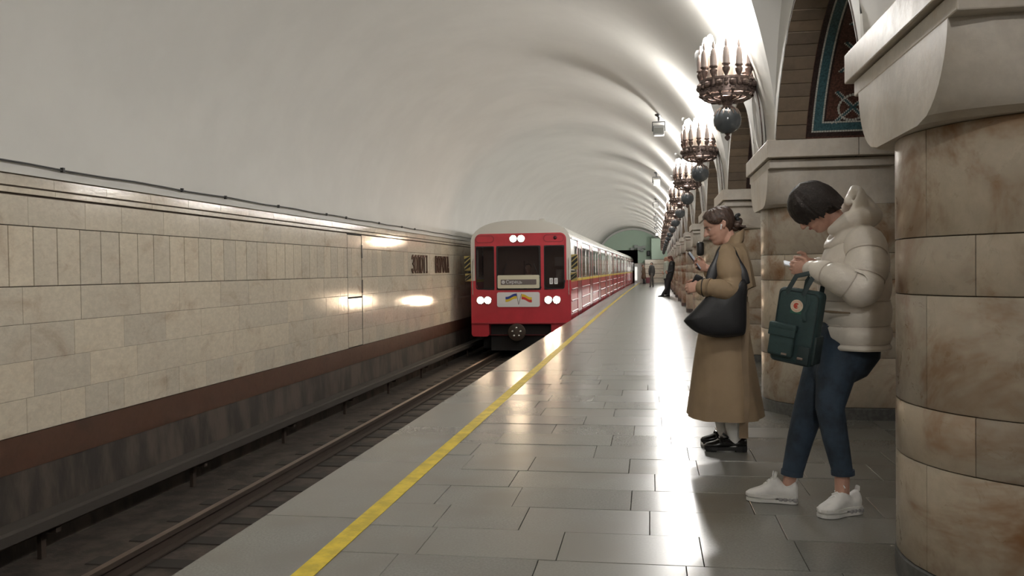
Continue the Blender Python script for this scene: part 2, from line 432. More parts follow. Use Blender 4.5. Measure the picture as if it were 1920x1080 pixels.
for p in PY[:-1]:
    yc = p+PIT/2
    hc.loft([[B(3.1, yc+dy, arch(dy)), B(3.1, yc+dy, 4.2)] for dy in [-PIT/2+PIT*k/24 for k in range(25)]], cap=False, closed=False)
hc.obj('wall_hall_arcade', MT['plaster2'], wc)
h2 = MB(); strip(h2, [(3.1, 4.2), (9, 4.2), (9, 4.4), (3.1, 4.4)], Y0, Y1, 30, True); h2.obj('ceiling_hall', MT['plaster2'], kind='structure')
# ------------------------------------------------------------------ passage arches (soffits)
def soffit_pt(ph, x, lift=0.): return Vector((x, (AR-lift)*cos(ph), AC+(AR-lift)*sin(ph)))
PH0 = math.asin(.63/AR); PH1 = pi-PH0
def arc_strip(mb, x0, x1, a0, a1, lift, n=28):
    ps = [a0+(a1-a0)*k/n for k in range(n+1)]
    mb.loft([[soffit_pt(p, x0, lift), soffit_pt(p, x1, lift), soffit_pt(p, x1, -.03), soffit_pt(p, x0, -.03)] for p in ps])
SN = 29; stones = []
for x0, x1 in ((AX+.003, AX+.225), (2.82, 3.09)):
    for k in range(SN):
        a0 = PH0+(PH1-PH0)*k/SN+.0025; a1 = PH0+(PH1-PH0)*(k+1)/SN-.0025
        l = random.uniform(.004, .016)
        m = MB(); vs = [soffit_pt(a, x, q) for q in (-.04, l) for a, x in ((a0, x0), (a1, x0), (a1, x1), (a0, x1))]
        m.add(vs, [(0, 1, 2, 3), (4, 7, 6, 5), (0, 4, 5, 1), (1, 5, 6, 2), (2, 6, 7, 3), (3, 7, 4, 0)])
        stones.append(m.mesh('stone', MT['stone']))
parts = []
def am(name, mat, fn, **kw):
    m = MB(); fn(m); parts.append((name, m.mesh(name, mat), kw))
am('backing', MT['mortar'], lambda m: arc_strip(m, AX, 3.1, PH0, PH1, -.004))
d = .062
am('mosaic_field', MT['mos_red'], lambda m: arc_strip(m, AX+.225, 2.82, PH0, PH1, .003))
def border(m, e, w, lift):   # rectangular frame at inset e, width w (metres) around the panel
    x0, x1 = AX+.23+e, 2.815-e; a0, a1 = PH0+e/AR+.01, PH1-e/AR-.01
    arc_strip(m, x0, x0+w, a0, a1, lift); arc_strip(m, x1-w, x1, a0, a1, lift)
    arc_strip(m, x0+w, x1-w, a0, a0+w/AR, lift, 1); arc_strip(m, x0+w, x1-w, a1-w/AR, a1, lift, 1)
am('dark_border', MT['mos_dark'], lambda m: border(m, 0, .036, .006))
am('teal_border', MT['mos_teal'], lambda m: border(m, .049, .06, .006))
am('dark_red_border', MT['mos_dark'], lambda m: border(m, .122, .014, .006))
def tess(m, e):
    x0, x1 = AX+.23+e, 2.815-e; a0, a1 = PH0+e/AR+.01, PH1-e/AR-.01; s = .019
    n = int((a1-a0)*AR/s)
    for k in range(n):
        a = a0+(a1-a0)*k/n
        for x in (x0, x1-.012): tq(m, a, a+s*.82/AR, x, x+.012)
    n = int((x1-x0)/s)
    for k in range(n):
        x = x0+(x1-x0)*k/n
        for a in (a0, a1-.012/AR): tq(m, a, a+.012/AR, x, x+s*.82)
def tq(m, a0, a1, x0, x1, l=.009):
    vs = [soffit_pt(a, x, q) for q in (0, l) for a, x in ((a0, x0), (a1, x0), (a1, x1), (a0, x1))]
    m.add(vs, [(4, 7, 6, 5), (0, 4, 5, 1), (1, 5, 6, 2), (2, 6, 7, 3), (3, 7, 4, 0)])
am('white_tesserae', MT['mos_white'], lambda m: (tess(m, .036), tess(m, .109)), kind='stuff')
def medal(m, xc, ac, r, mode):
    if mode == 0:
        for k in range(30):
            t = 2*pi*k/30; x = xc+r*cos(t); a = ac+r*sin(t)/AR
            tq(m, a-.006, a+.006, x-.008, x+.008)
    else:
        for s in (1, -1):
            for k in range(22):
                q = (k+.5)/22*2-1; L = r*1.25
                x = xc+L*q; a = ac+s*L*q/AR
                if mode == 1: tq(m, a-.0085, a+.0085, x-.009, x+.009, .007)
                elif abs(q) > .12: tq(m, a-.004, a+.004, x-.02, x-.012, .009); tq(m, a-.004, a+.004, x+.012, x+.02, .009)
spots = [(x, PH0+.165+k*.29) for x in (1.55, 1.815, 2.08, 2.35) for k in range(7)]
am('medallion_rings', MT['mos_white'], lambda m: [medal(m, x, a, .105, 0) for x, a in spots], kind='stuff')
am('medallion_crosses', MT['mos_teal'], lambda m: [medal(m, x, a, .105, 1) for x, a in spots], kind='stuff')
am('cross_outlines', MT['mos_white'], lambda m: [medal(m, x, a, .105, 2) for x, a in spots], kind='stuff')
ORD = ['nearest', 'second', 'third', 'fourth', 'fifth', 'sixth', 'seventh', 'eighth', 'ninth', 'tenth', 'eleventh', 'twelfth', 'thirteenth', 'fourteenth', 'fifteenth', 'sixteenth', 'seventeenth']
for i, p in enumerate(PY[:-1]):
    yc = p+PIT/2; k = i-3
    if k < -1: continue
    r = link('passage_arch', parts[0][1], wc); r.location = B(0, yc, 0); r.rotation_euler = (0, 0, -yc/RB)
    if k == 0: r['label'] = 'dark mosaic soffit with ring and cross pattern'
    for n, me, kw in parts[1:]:
        if n not in ('mosaic_field', 'dark_border', 'teal_border') and k != 0: continue
        link(n, me, r, kind=kw.get('kind'))
    if k < 8:
        for me in (stones if k == 0 else stones[:SN]): link('stone', me, r)
ORD = ['nearest', 'second', 'third', 'fourth', 'fifth', 'sixth', 'seventh', 'eighth', 'ninth', 'tenth', 'eleventh', 'twelfth', 'thirteenth', 'fourteenth', 'fifteenth', 'sixteenth', 'seventeenth', 'eighteenth']
# ------------------------------------------------------------------ pillars
HB, SXL, SXR = .60, .975, 3.12                              # half thickness, left/right tangents of the shaft
def outline(s, h=HB, xl=SXL, grow=0.):
    h = h+0.; c0 = xl+h; c1 = SXR-h; F = c1-c0; A = pi*h
    if s < F: x, y, nx, ny = c1-s, h, 0, 1
    elif s < F+A:
        a = pi/2+(s-F)/h; x, y, nx, ny = c0+h*cos(a), h*sin(a), cos(a), sin(a)
    elif s < 2*F+A: x, y, nx, ny = c0+(s-F-A), -h, 0, -1
    else:
        a = -pi/2+(s-2*F-A)/h; x, y, nx, ny = c1+h*cos(a), h*sin(a), cos(a), sin(a)
    return x+nx*grow, y+ny*grow
Fl = SXR-SXL-2*HB; PER = 2*Fl+2*pi*HB
def oring(z, grow, n=72): return [Vector((*outline(PER*k/n, grow=grow), z)) for k in range(n)]
core = MB().loft([oring(0, -.012), oring(1.76, -.012)]).mesh('core', MT['mortar'], True)
basem = MB().loft([oring(0, .004), oring(.092, .004), oring(.098, -.004)]).mesh('base', MT['base'], True)
blocks = []
s19 = Fl+pi*HB*(19+90)/180; s39 = Fl+pi*HB*(39.5+90)/180
for z0, z1, s0 in ((.10, .50, s19), (.50, .71, s39), (.71, 1.13, s19), (1.13, 1.345, s39), (1.345, 1.742, s19)):
    js = sorted([(s0+.63*k) % PER for k in range(int(PER/.63))])
    for i, a in enumerate(js):
        b = js[(i+1) % len(js)]; b = b+PER if b <= a else b
        g = .0018; zz0, zz1 = z0+.002, z1-.002; n = max(2, int((b-a)/.07)); gr = random.uniform(-.001, .0015)
        rings = []
        for k in range(n+1):
            s = (a+g+(b-a-2*g)*k/n) % PER
            e = .003 if k in (0, n) else 0
            o_ = [Vector((*outline(s, grow=gr-q), z)) for q, z in ((.03, zz0), (e+.003, zz0), (e, zz0+.004), (e, zz1-.004), (e+.003, zz1), (.03, zz1))]
            rings.append(o_)
        m = MB().loft(rings, cap=True, closed=True); blocks.append(m.mesh('block', MT['pillar'], True, ang=50))
# cushion capital: flat shields on the four sides, hollow corners between them
def cap_ring(t, n=7):
    z = 1.742+t*(2.035-1.742)
    e = 1-sqrt(max(0, 1-(1-t)**2))
    a = .025+.30*e; b = .13+.46*e; pw = 2-.8*(1-t); h = .60+.02*t; xl, xr = .955, SXR+.02
    pts = []
    for sx, sy in ((-1, 1), (-1, -1), (1, -1), (1, 1)):
        cx = (xl+b) if sx < 0 else (xr-b); cy = sy*(h-a)
        for k in range(n):
            q = pi/2*k/(n-1); q = q if sx*sy < 0 else pi/2-q
            # corner arc: q=0 on the y side, q=90 on the x side
            pts.append(Vector((cx+sx*b*sin(q)**pw, cy+sy*a*cos(q)**pw, z)))
    return pts
capm = MB().loft([cap_ring(t) for t in (0, .06, .13, .22, .33, .45, .6, .75, .88, 1)]).mesh('capital', MT['slab'], True, ang=12)
def slabbox(x0, x1, h, z0, z1): return MB().bevbox(((x0+x1)/2, 0, (z0+z1)/2), (x1-x0, 2*h, z1-z0), .006, 2)
stepm = slabbox(.955, SXR+.02, .68, 2.035, 2.105).mesh('necking', MT['slab'])
slabms = []
for x0, x1 in ((.93, 1.62), (1.624, 2.4), (2.404, SXR+.05)):
    slabms.append(slabbox(x0, x1, .765, 2.112, 2.25).mesh('abacus', MT['slab']))
gvm = MB().bb((.98, -.66, 2.1), (SXR, .66, 2.115)).mesh('joint', MT['mortar'])
for i, p in enumerate(PY):
    k = i-3
    if k < -1: continue
    if k < 0: lb = 'marble pillar behind the camera, out of the frame'
    elif k == 0: lb = 'large stained cream marble pillar filling the right edge of the photo'
    elif k == 1: lb = 'round ended marble pillar right behind the two women looking at phones'
    elif k < 6: lb = f'cream marble pillar with cushion capital, {ORD[k]} from the camera in the right hand row'
    else: lb = f'distant marble pillar, {ORD[k]} from the camera in the right hand row'
    r = thing('pillar', lb, 'pillar', B(0, p, 0), -p/RB, 'marble pillars along the platform', local=True)
    for n, me in (('core', core), ('base', basem), ('capital', capm), ('necking', stepm), ('joint', gvm)): link(n, me, r)
    for me in slabms: link('abacus', me, r)
    for me in blocks: link('block', me, r)
# ------------------------------------------------------------------ end wall
we = MB(); we.bb((-1.0, Y1, -.1), (9.5, Y1+.3, 5.2)); we.bb((-6, Y1, 2.95), (-1., Y1+.3, 5.2)); we.bb((-6, Y1, -1.4), (-5.0, Y1+.3, 3))
wend = we.obj('wall_end', MT['green_wall'], kind='structure'); wend['label'] = 'pale green end wall of the platform hall'
ring = MB()
ring.loft([[Vector((VX+BX(Y1)+(VA-q)*cos(a), Y1-e, VZ+(VB-q)*sin(a))) for q, e in ((0, .02), (0, .25), (.16, .25), (.16, .02))] for a in [pi*k/40 for k in range(41)]])
ring.obj('arch_moulding', MT['plaster2'], wend, smooth=True)
blk = MB(); blk.bb((.22, Y1-2.2, 2.0), (1.75, Y1-.02, 3.9)); blk.obj('wall_end_block', MT['green_wall'], kind='structure')
for k in range(5):
    m = MB(); m.bb((-.35, Y1-2.3, .02+.41*k), (1.75, Y1-.03, .40+.41*k)); m.obj('marble_band', MT['wall_tile'], wend)
for k in range(5):
    m = MB(); m.bb((-.34, Y1-2.27, .40+.41*k), (1.75, Y1-.04, .43+.41*k)); m.obj('dark_joint', MT['black'], wend)
tn = MB()   # running tunnel beyond the portal
strip(tn, [(-5.2, -1.2), (-5.2, 2.95), (-1.05, 2.95), (-1.05, -1.2)], Y1+.05, 130, 12); tn.obj('wall_tunnel', MT['dark_concrete'], kind='structure')
m = MB(); m.bb((-5.2, 130, -1.4), (0.5, 130.2, 3.2)); m.obj('wall_tunnel_far', MT['black'], kind='structure')
cab = thing('gate_cabin', 'pale end gate cabin with a narrow white door with painted glow beside the tunnel mouth', 'cabin', (-.83, Y1-.5, 0))
m = MB(); m.bevbox((-.83, Y1-.5, .85), (.92, .9, 1.7), .02); m.obj('cabin_body', MT['plaster2'], cab)
m = MB(); m.bevbox((-1.16, Y1-.98, .82), (.2, .05, 1.2), .01); m.obj('glowing_door', emis('door pane with painted glow', (1, 1, .95), .7), cab)  # emission stands in for light reflected off the white door
m = MB(); m.bevbox((-.83, Y1-.5, 1.72), (.96, .96, .05), .01); m.obj('cabin_roof', MT['slab'], cab)
m = MB(); m.bevbox((0, 0, .24), (.46, .4, .46), .02); m.bb((-.25, -.22, .46), (.25, .22, .49))
o = m.obj('litter_bin', simple('maroon enamel', (.16, .02, .03), .4)); o.location = (-.05, 75.2, 0); tag(o, 'maroon box standing by the end wall beside the standing man', 'box')
m = MB(); m.bevbox((0, 0, 0), (.28, .22, .5), .06, 3); m.bb((-.03, .1, -.05), (.03, .3, .05)); o = m.obj('loudspeaker', MT['black_metal'], smooth=True)
o.location = (-.05, Y1-2.36, 2.62); o.location.y = Y1-.32; tag(o, 'small black loudspeaker hung on the green end wall', 'loudspeaker')
eq = thing('signal_rack', 'cluster of grey signal equipment over the tunnel mouth', 'equipment', (-.9, Y1-.3, 3))
for x, z, s in ((-1.5, 3.05, .3), (-1.15, 3.25, .35), (-.8, 3.1, .45), (-.45, 3.2, .3), (-.62, 2.92, .3)):
    m = MB(); m.bevbox((x, Y1-.3, z), (s, .35, s*.8), .03); m.obj('equipment_box', simple('grey enamel', (.33, .36, .34), .5), eq)
m = MB(); m.bb((-1.7, Y1-.2, 2.96), (-.3, Y1-.02, 3.02)); m.obj('rail_bar', MT['rust'], eq)
# ------------------------------------------------------------------ station name letters on the track wall
def text_mesh(s, size, depth, mat, name='letter', align='CENTER'):
    cu = bpy.data.curves.new('t', 'FONT'); cu.body = s; cu.size = size; cu.extrude = depth; cu.align_x = align; cu.resolution_u = 3
    ob = bpy.data.objects.new('t', cu); COL.objects.link(ob)
    dg = bpy.context.evaluated_depsgraph_get(); me = bpy.data.meshes.new_from_object(ob.evaluated_get(dg))
    bpy.data.objects.remove(ob); me.materials.clear(); me.materials.append(mat); me.name = name; return me
def word(s, y0, y1, z0, z1, lb):
    r = thing('station_name_sign', lb, 'sign', B(WX, y0, z0))
    n = len(s)
    for i, ch in enumerate(s):
        me = text_mesh(ch, 1, .012, MT['letter'])
        xs = [v.co.x for v in me.vertices]; ys = [v.co.y for v in me.vertices]
        w = (y1-y0)/n; wi = w*(.84 if ch != 'І' else .3)
        for v in me.vertices:
            u = (v.co.x-min(xs))/(max(xs)-min(xs)); q = (v.co.y-min(ys))/(max(ys)-min(ys))
            yy = y0+w*i+(w-wi)/2+wi*u
            v.co = B(WX+.02+v.co.z, yy, z0+q*(z1-z0))-ORG[r.name]
        link('letter', me, r)
word('ЗОЛОТІ', 18.35, 19.75, 1.2, 1.62, 'first word of the brown metal station name on the tiled wall')
word('ВОРОТА', 20.45, 21.85, 1.2, 1.62, 'second word of the brown metal station name, right before the train')
# small black speaker on the fourth pillar
# ------------------------------------------------------------------ candle lamps on the spandrels
LX = .69
def lamp_meshes():
    P = []                                                  # (path, mesh, offset list)
    R = .228
    m = MB()                                                # pierced basket ring
    n = 40
    def rg(r0, r1, z0, z1): m.loft([[Vector((q*cos(2*pi*k/n), q*sin(2*pi*k/n), z)) for q, z in ((r0, z0), (r1, z0), (r1, z1), (r0, z1))] for k in range(n+1)], cap=False)
    rg(R-.022, R+.012, .135, .155); rg(R-.02, R+.006, .03, .05); rg(R-.01, R, .05, .135); rg(R-.05, R-.02, -.005, .018)
    for k in range(13):
        a = 2*pi*(k+.5)/13; m.ball((R*1.03*cos(a), R*1.03*sin(a), .088), .020, 8, mm=5)
        a = 2*pi*k/13; m.ball((R*1.05*cos(a), R*1.05*sin(a), .10), (.034, .034, .03), 8, mm=5)
        m.ball((R*1.03*cos(a), R*1.03*sin(a), .035), .018, 8, mm=4)
        for q in (-.1, .1): m.ball((R*1.04*cos(a+q), R*1.04*sin(a+q), .062), .008, 6, mm=4)
    P.append(('basket', m.mesh('basket', MT['iron'], True)))
    m = MB()                                                # spokes and curved brackets below the basket
    for k in range(13):
        a = 2*pi*k/13
        m.tube([(R*.98*cos(a), R*.98*sin(a), .02), (R*.7*cos(a), R*.7*sin(a), -.02), (.07*cos(a), .07*sin(a), -.03)], .010, 6)
    m.lathe([(.0, -.08), (.035, -.07), (.055, -.03), (.085, .01), (.06, .04), (.03, .05), (0, .052)], n=16)
    m.tube([(0, 0, .03), (.16, 0, .05), (.31, 0, .06)], .022, 8); m.bevbox((.30, 0, .07), (.03, .12, .20), .008)
    P.append(('bracket', m.mesh('bracket', MT['iron'], True)))
    m = MB(); m.lathe([(.012, -.075), (.045, -.082), (.085, -.105), (.112, -.145), (.122, -.19), (.116, -.235), (.092, -.275), (.055, -.302), (.02, -.312), (0, -.313)], n=24)
    P.append(('globe', m.mesh('globe', MT['sphere'], True, ang=0)))
    m = MB()                                                # ribbed collar over the globe
    for k in range(16):
        a = 2*pi*k/16
        m.tube([(.016*cos(a), .016*sin(a), -.06), (.05*cos(a), .05*sin(a), -.082), (.092*cos(a), .092*sin(a), -.108), (.117*cos(a), .117*sin(a), -.15)], [.006, .008, .008, .004], 5)
    m.tube([(0, 0, -.02), (0, 0, -.08)], .014, 8)
    P.append(('collar', m.mesh('collar', MT['bronze_light'], True)))
    m = MB(); m.lathe([(.0, -.375), (.012, -.368), (.024, -.352), (.026, -.338), (.012, -.325), (.03, -.308), (.03, -.3), (0, -.298)], n=12)
    P.append(('finial', m.mesh('finial', MT['iron'], True)))
    cup = MB().lathe([(0, .10), (.018, .10), (.014, .125), (.012, .15), (.020, .17), (.032, .195), (.034, .215), (.024, .228), (.026, .236), (.036, .24), (.036, .25), (0, .252)], n=12).mesh('candle_cup', MT['iron'], True)
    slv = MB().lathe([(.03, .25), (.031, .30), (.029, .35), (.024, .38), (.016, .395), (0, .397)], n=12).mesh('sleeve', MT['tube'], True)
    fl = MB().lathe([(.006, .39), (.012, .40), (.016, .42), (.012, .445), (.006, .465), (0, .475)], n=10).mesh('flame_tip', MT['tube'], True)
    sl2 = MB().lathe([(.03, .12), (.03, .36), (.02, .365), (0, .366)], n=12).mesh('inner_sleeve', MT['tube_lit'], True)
    bu = MB().lathe([(.015, .36), (.03, .385), (.037, .44), (.034, .49), (.02, .54), (0, .555)], n=12).mesh('lit_bulb', MT['bulb'], True, ang=0)
    return P, cup, slv, fl, sl2, bu
LP, cup, slv, flt, sl2, bul = lamp_meshes()
def lamp_label(k):
    if k < 0: return 'candle lamp on the spandrel beside or behind the camera, out of the frame'
    if k == 0: return 'candle lamp above the nearest pillar, just out of the frame'
    if k == 1: return 'largest candle cluster wall lamp with a smoky globe, nearest in the row on the right'
    if k < 6: return f'candle cluster wall lamp above the {ORD[k]} pillar, {ORD[k-1]} lamp in the row seen'
    return f'small distant candle wall lamp above the {ORD[k]} pillar of the row'
for i, p in enumerate(PY):
    k = i-3
    if k < -2: continue
    loc = B(LX, p, 2.74)
    r = thing('wall_lamp', lamp_label(k), 'lamp', loc, -p/RB, 'candle lamps along the arcade', local=True)
    for n, me in LP: link(n, me, r)
    R = .228
    for j in range(13):
        a = 2*pi*j/13+pi/13
        c = link('candle_cup', cup, r); c.location = (R*1.0*cos(a), R*sin(a), .01*(j % 2))
        if k < 9:
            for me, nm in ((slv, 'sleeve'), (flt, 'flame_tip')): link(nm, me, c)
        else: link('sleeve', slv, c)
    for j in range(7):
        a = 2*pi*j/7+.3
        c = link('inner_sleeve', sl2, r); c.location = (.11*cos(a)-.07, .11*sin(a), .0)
        link('lit_bulb', bul, c)
    ld = bpy.data.lights.new('lamp_light', 'POINT'); ld.energy = LAMP_W; ld.color = LAMP_COL; ld.shadow_soft_size = .09
    lo = bpy.data.objects.new('lamp_light', ld); COL.objects.link(lo); lo.parent = r; lo.location = (-.13, 0, .62)
# oval ridged plaque on each spandrel under the lamp
m = MB()
m.loft([[Vector((-e, (q*.15)*cos(2*pi*k/32), (q*.27)*sin(2*pi*k/32))) for k in range(32)] for q, e in ((1, -.02), (1, .022), (.93, .03), (.9, .016))])
for k in range(-4, 5):
    h = .235*sqrt(1-(k/5.2)**2); m.tube([(-.018, k*.026, -h), (-.018, k*.026, h)], .009, 6)
pm = m.mesh('oval_plaque', MT['plaster2'], True)
m = MB(); m.tube([(-.004, .158*cos(2*pi*k/32), .278*sin(2*pi*k/32)) for k in range(33)], .006, 6); prm = m.mesh('rim', MT['iron'], True)  # dark ring painted in for the shadow gap round the plaque
for i, p in enumerate(PY):
    k = i-3
    if k < 1 or k > 8: continue
    z = 2.54; o = link('oval_plaque', pm, loc=B(vx(z)-.026, p+.03, z)); o.rotation_euler = (0, -.10, 0)
    link('rim', prm, o, label='dark ring for a painted shadow gap')
    tag(o, f'white oval ridged plaque on the spandrel under the {ORD[k-1]} candle lamp in view', 'plaque', 'oval plaques under the lamps')
# floodlights / cameras hung from the vault
m1 = MB(); m1.bevbox((0, 0, -.30), (.20, .18, .18), .02); m2 = MB(); m2.lathe([(.07, 0), (.07, -.02), (.02, -.05), (.015, -.12), (0, -.13)], n=12); m2.tube([(-.11, 0, -.30), (-.11, 0, -.14), (.11, 0, -.14), (.11, 0, -.30)], .012, 6)
m3 = MB(); m3.bb((-.08, -.1, -.36), (.08, -.088, -.26))
m1 = m1.mesh('housing', simple('grey housing', (.28, .28, .27), .45)); m2 = m2.mesh('yoke', MT['black_metal'], True); m3 = m3.mesh('front_glass', simple('front glass', (.22, .22, .2), .15))
for k, y in enumerate((15.9, 25.4, 34.9, 44.4, 54, 63.5)):
    x = .17; z = VZ+VB*sqrt(1-((x-VX)/VA)**2)
    r = thing('floodlight', f'small grey floodlight box hanging from the vault, {ORD[k]} from the camera', 'floodlight', B(x, y, z), 0, 'floodlights under the vault', local=True)
    link('yoke', m2, r); h = link('housing', m1, r); link('front_glass', m3, h)
# loudspeaker on the fourth pillar
m = MB(); m.bevbox((0, 0, 0), (.14, .2, .26), .05, 3); m.bb((.04, -.03, -.05), (.16, .03, .05))
o = m.obj('loudspeaker', MT['black_metal'], smooth=True); o.location = B(.92, PY[6]+.0, 1.60); tag(o, 'small black loudspeaker on a pillar, seen before the face of the trench coat woman', 'loudspeaker')

# chandeliers of the central hall beyond the pillars (out of the frame)
for k in range(9):
    y = -5+k*8.5
    r = thing('hall_chandelier', 'candle chandelier of the central hall, hidden behind the pillars', 'lamp', B(6.0, y, 3.1), 0, 'chandeliers of the central hall', local=True)
    for n, me in LP:
        if n in ('basket', 'globe', 'finial', 'collar'): link(n, me, r)
    m = MB(); m.tube([(0, 0, 0), (0, 0, 1.12)], .02, 8); m.obj('stem', MT['iron'], r, local=True)
    for j in range(7):
        a = 2*pi*j/7; c = link('inner_sleeve', sl2, r); c.location = (.15*cos(a), .15*sin(a), 0); link('lit_bulb', bul, c)
    ld = bpy.data.lights.new('lamp_light', 'POINT'); ld.energy = HALL_W; ld.color = LAMP_COL; ld.shadow_soft_size = .15
    lo = bpy.data.objects.new('lamp_light', ld); COL.objects.link(lo); lo.parent = r; lo.location = (0, 0, .45)
# ------------------------------------------------------------------ metro train
MT['red'] = simple('red train paint', (.52, .035, .05), .35, coat=.3, var=.06, vs=3)
MT['dark_red'] = simple('dark red train paint and door shade', (.30, .02, .03), .3, coat=.4)  # darker red; on doors and frames it stands in for recess shade
MT['cream'] = simple('cream train paint', (.66, .64, .58), .35, coat=.3)
MT['roof'] = simple('pale train roof', (.60, .60, .55), .45, var=.08, vs=3)
MT['tyellow'] = simple('yellow stripe', (.70, .52, .06), .4)
MT['rubber'] = simple('black rubber', (.012, .012, .012), .6)
MT['chrome'] = simple('bright metal trim', (.75, .75, .72), .22, .9)
MT['pane'] = simple('dark window glass', (.035, .035, .035), .06, spec=.8)
def glass_mat():
    m, N, L, b = nt('cab windscreen glass'); b.inputs['Base Color'].default_value = (.03, .02, .02, 1)
    b.inputs['Roughness'].default_value = .04; b.inputs['Alpha'].default_value = .30; return m
MT['cab_glass'] = glass_mat()
MT['cab'] = simple('brown cab lining', (.24, .15, .12), .7)
MT['sign_frame'] = simple('cream sign frame', (.70, .66, .50), .45)
MT['sign_panel'] = simple('grey brown sign panel', (.17, .14, .13), .4)
MT['white'] = simple('white enamel', (.82, .82, .82), .35)
HWD = 1.335; CL = 19.1
def roofline(n=18):
    return [(HWD*(abs(cos(a))**.75)*(1 if cos(a) > 0 else -1), 1.95+.61*sin(a)**.85) for a in [pi-pi*k/n for k in range(n+1)]]
ROOF = roofline()
def rrect(x0, x1, z0, z1, r, n=5, tl=True, tr=True, bl=True, br=True):
    P = []
    for cx, cz, a0, on in ((x1-r, z1-r, 0, tr), (x0+r, z1-r, 90, tl), (x0+r, z0+r, 180, bl), (x1-r, z0+r, 270, br)):
        if on: P += [(cx+r*cos(radians(a0+90*k/n)), cz+r*sin(radians(a0+90*k/n))) for k in range(n+1)]
        else: P.append((cx+(r if a0 in (0, 270) else -r), cz+(r if a0 in (0, 90) else -r)))
    return P
fr = lambda y0: (lambda a, b, d: Vector((a, d, b)))
XZ = lambda a, b, d: Vector((a, d, b))
def fprism(poly, y0, y1): return MB().prism(poly, y0, y1, XZ)
def ring_prism(outer, inner, y0, y1):   # same-length loops
    m = MB(); n = len(outer)
    m.loft([[Vector((a, y0, b)) for a, b in outer], [Vector((a, y0, b)) for a, b in inner], [Vector((a, y1, b)) for a, b in inner], [Vector((a, y1, b)) for a, b in outer], [Vector((a, y0, b)) for a, b in outer]], cap=False)
    return m
def shell(root):
    sec = [(-HWD, .975)]+[(-HWD, 1.5)]+ROOF+[(HWD, 1.5), (HWD, .975)]
    m = MB(); m.loft([[Vector((x, y, z)) for x, z in sec] for y in (.03, CL)], cap=False, closed=False)
    m.prism(sec, CL-.05, CL, XZ)
    m.obj('upper_body', MT['cream'], root, smooth=True, local=True, ang=30)
    sec = [(-HWD, .975), (-HWD, -.40), (-HWD+.05, -.48), (HWD-.05, -.48), (HWD, -.40), (HWD, .975)]
    m = MB(); m.loft([[Vector((x, y, z)) for x, z in sec] for y in (.03, CL)], cap=False, closed=False); m.prism(sec, CL-.05, CL, XZ)
    m.obj('lower_body', MT['red'], root, local=True)
    rs = [p for p in ROOF if p[1] > 2.1]
    m = MB(); m.loft([[Vector((x*1.004, y, z+.012)) for x, z in rs]+[Vector((x, y, z-.01)) for x, z in rs[::-1]] for y in (.05, CL)], cap=True)
    m.obj('roof', MT['roof'], root, smooth=True, local=True, ang=50)
def sides(root, detail):
    s = HWD
    for sd in ((1, -1) if detail else (1,)):
        def bb(m, y0, y1, z0, z1, t): m.bb((sd*(s-.02), y0, z0), (sd*(s+t), y1, z1))
        m = MB(); bb(m, .0, CL, .93, 1.0, .008); m.obj('yellow_stripe', MT['tyellow'], root, local=True)
        m = MB(); bb(m, .1, CL, 2.06, 2.10, .03); m.obj('gutter', MT['chrome'], root, local=True)
        doors = [2.6, 7.15, 11.7, 16.3]
        dm = [MB() for _ in range(2)]
        for dc in doors:
            m = MB(); m.bb((sd*(s-.02), dc-.70, -.38), (sd*(s+.012), dc-.62, 2.02)); m.bb((sd*(s-.02), dc+.62, -.38), (sd*(s+.012), dc+.70, 2.02)); m.bb((sd*(s-.02), dc-.70, 1.98), (sd*(s+.012), dc+.70, 2.05))
            m.obj('door_frame', MT['dark_red'], root, local=True)
            for e in (-1, 1):
                y0, y1 = (dc-.62, dc-.012) if e < 0 else (dc+.012, dc+.62)
                m = MB(); m.bb((sd*(s-.03), y0, -.36), (sd*(s+.004), y1, .96)); d = m.obj('door', MT['dark_red'], root, local=True)
                m = MB(); m.bb((sd*(s-.03), y0, .96), (sd*(s+.004), y1, 1.98)); m.obj('door_upper', MT['cream'], d, local=True)
                m = MB(); m.prism(rrect(y0+.10, y1-.10, 1.02, 1.86, .06, 3), sd*(s+.0), sd*(s+.009), lambda a, b, q: Vector((q, a, b))); m.obj('pane', MT['pane'], d, local=True)
            m = MB(); m.bb((sd*(s), dc-.62, -.44), (sd*(s+.04), dc+.62, -.40)); m.obj('door_sill', MT['chrome'], root, local=True)
        edges = [(.95, 1.75)]
        for a, b in zip(doors, doors[1:]+[CL+.2]):
            lo, hi = a+.78, b-.78; w = (hi-lo)/2
            edges += [(lo+.08, lo+w-.08), (lo+w+.08, hi-.08)] if hi < CL-1 else [(lo+.08, hi-.1)]
        for a, b in edges:
            if b-a < .3: continue
            o = rrect(a-.035, b+.035, 1.02, 1.93, .09, 3); i = rrect(a, b, 1.055, 1.895, .07, 3)
            m = MB(); n = len(o)
            m.loft([[Vector((sd*q, y, z)) for y, z in lp] for lp, q in ((o, s-.01), (o, s+.012), (i, s+.012), (i, s-.01))], cap=False)
            f = m.obj('window_frame', MT['chrome'], root, local=True)
            m = MB(); m.prism(i, sd*(s-.01), sd*(s+.002), lambda p, b_, q: Vector((q, p, b_))); m.obj('pane', MT['pane'], f, local=True)
            m = MB(); m.bb((sd*(s), a, 1.62), (sd*(s+.010), b, 1.645)); m.obj('transom', MT['chrome'], f, local=True)
        m = MB()                                            # corrugation ribs on the lower flanks
        segs = [(.15, 1.85)]+[(a+.74, b-.74) for a, b in zip(doors, doors[1:]+[CL+.6])]
        for a, b in segs:
            for z in (.72, .42, .12, -.18): m.bevbox((sd*(s+.004), (a+b)/2, z), (.03, b-a, .045), .012, 1)
        m.obj('ribs', MT['dark_red'], root, local=True)
    m = MB(); m.bb((-1.2, .9, -.90), (1.2, CL-.5, -.5)); m.obj('underframe', MT['black'], root, local=True)
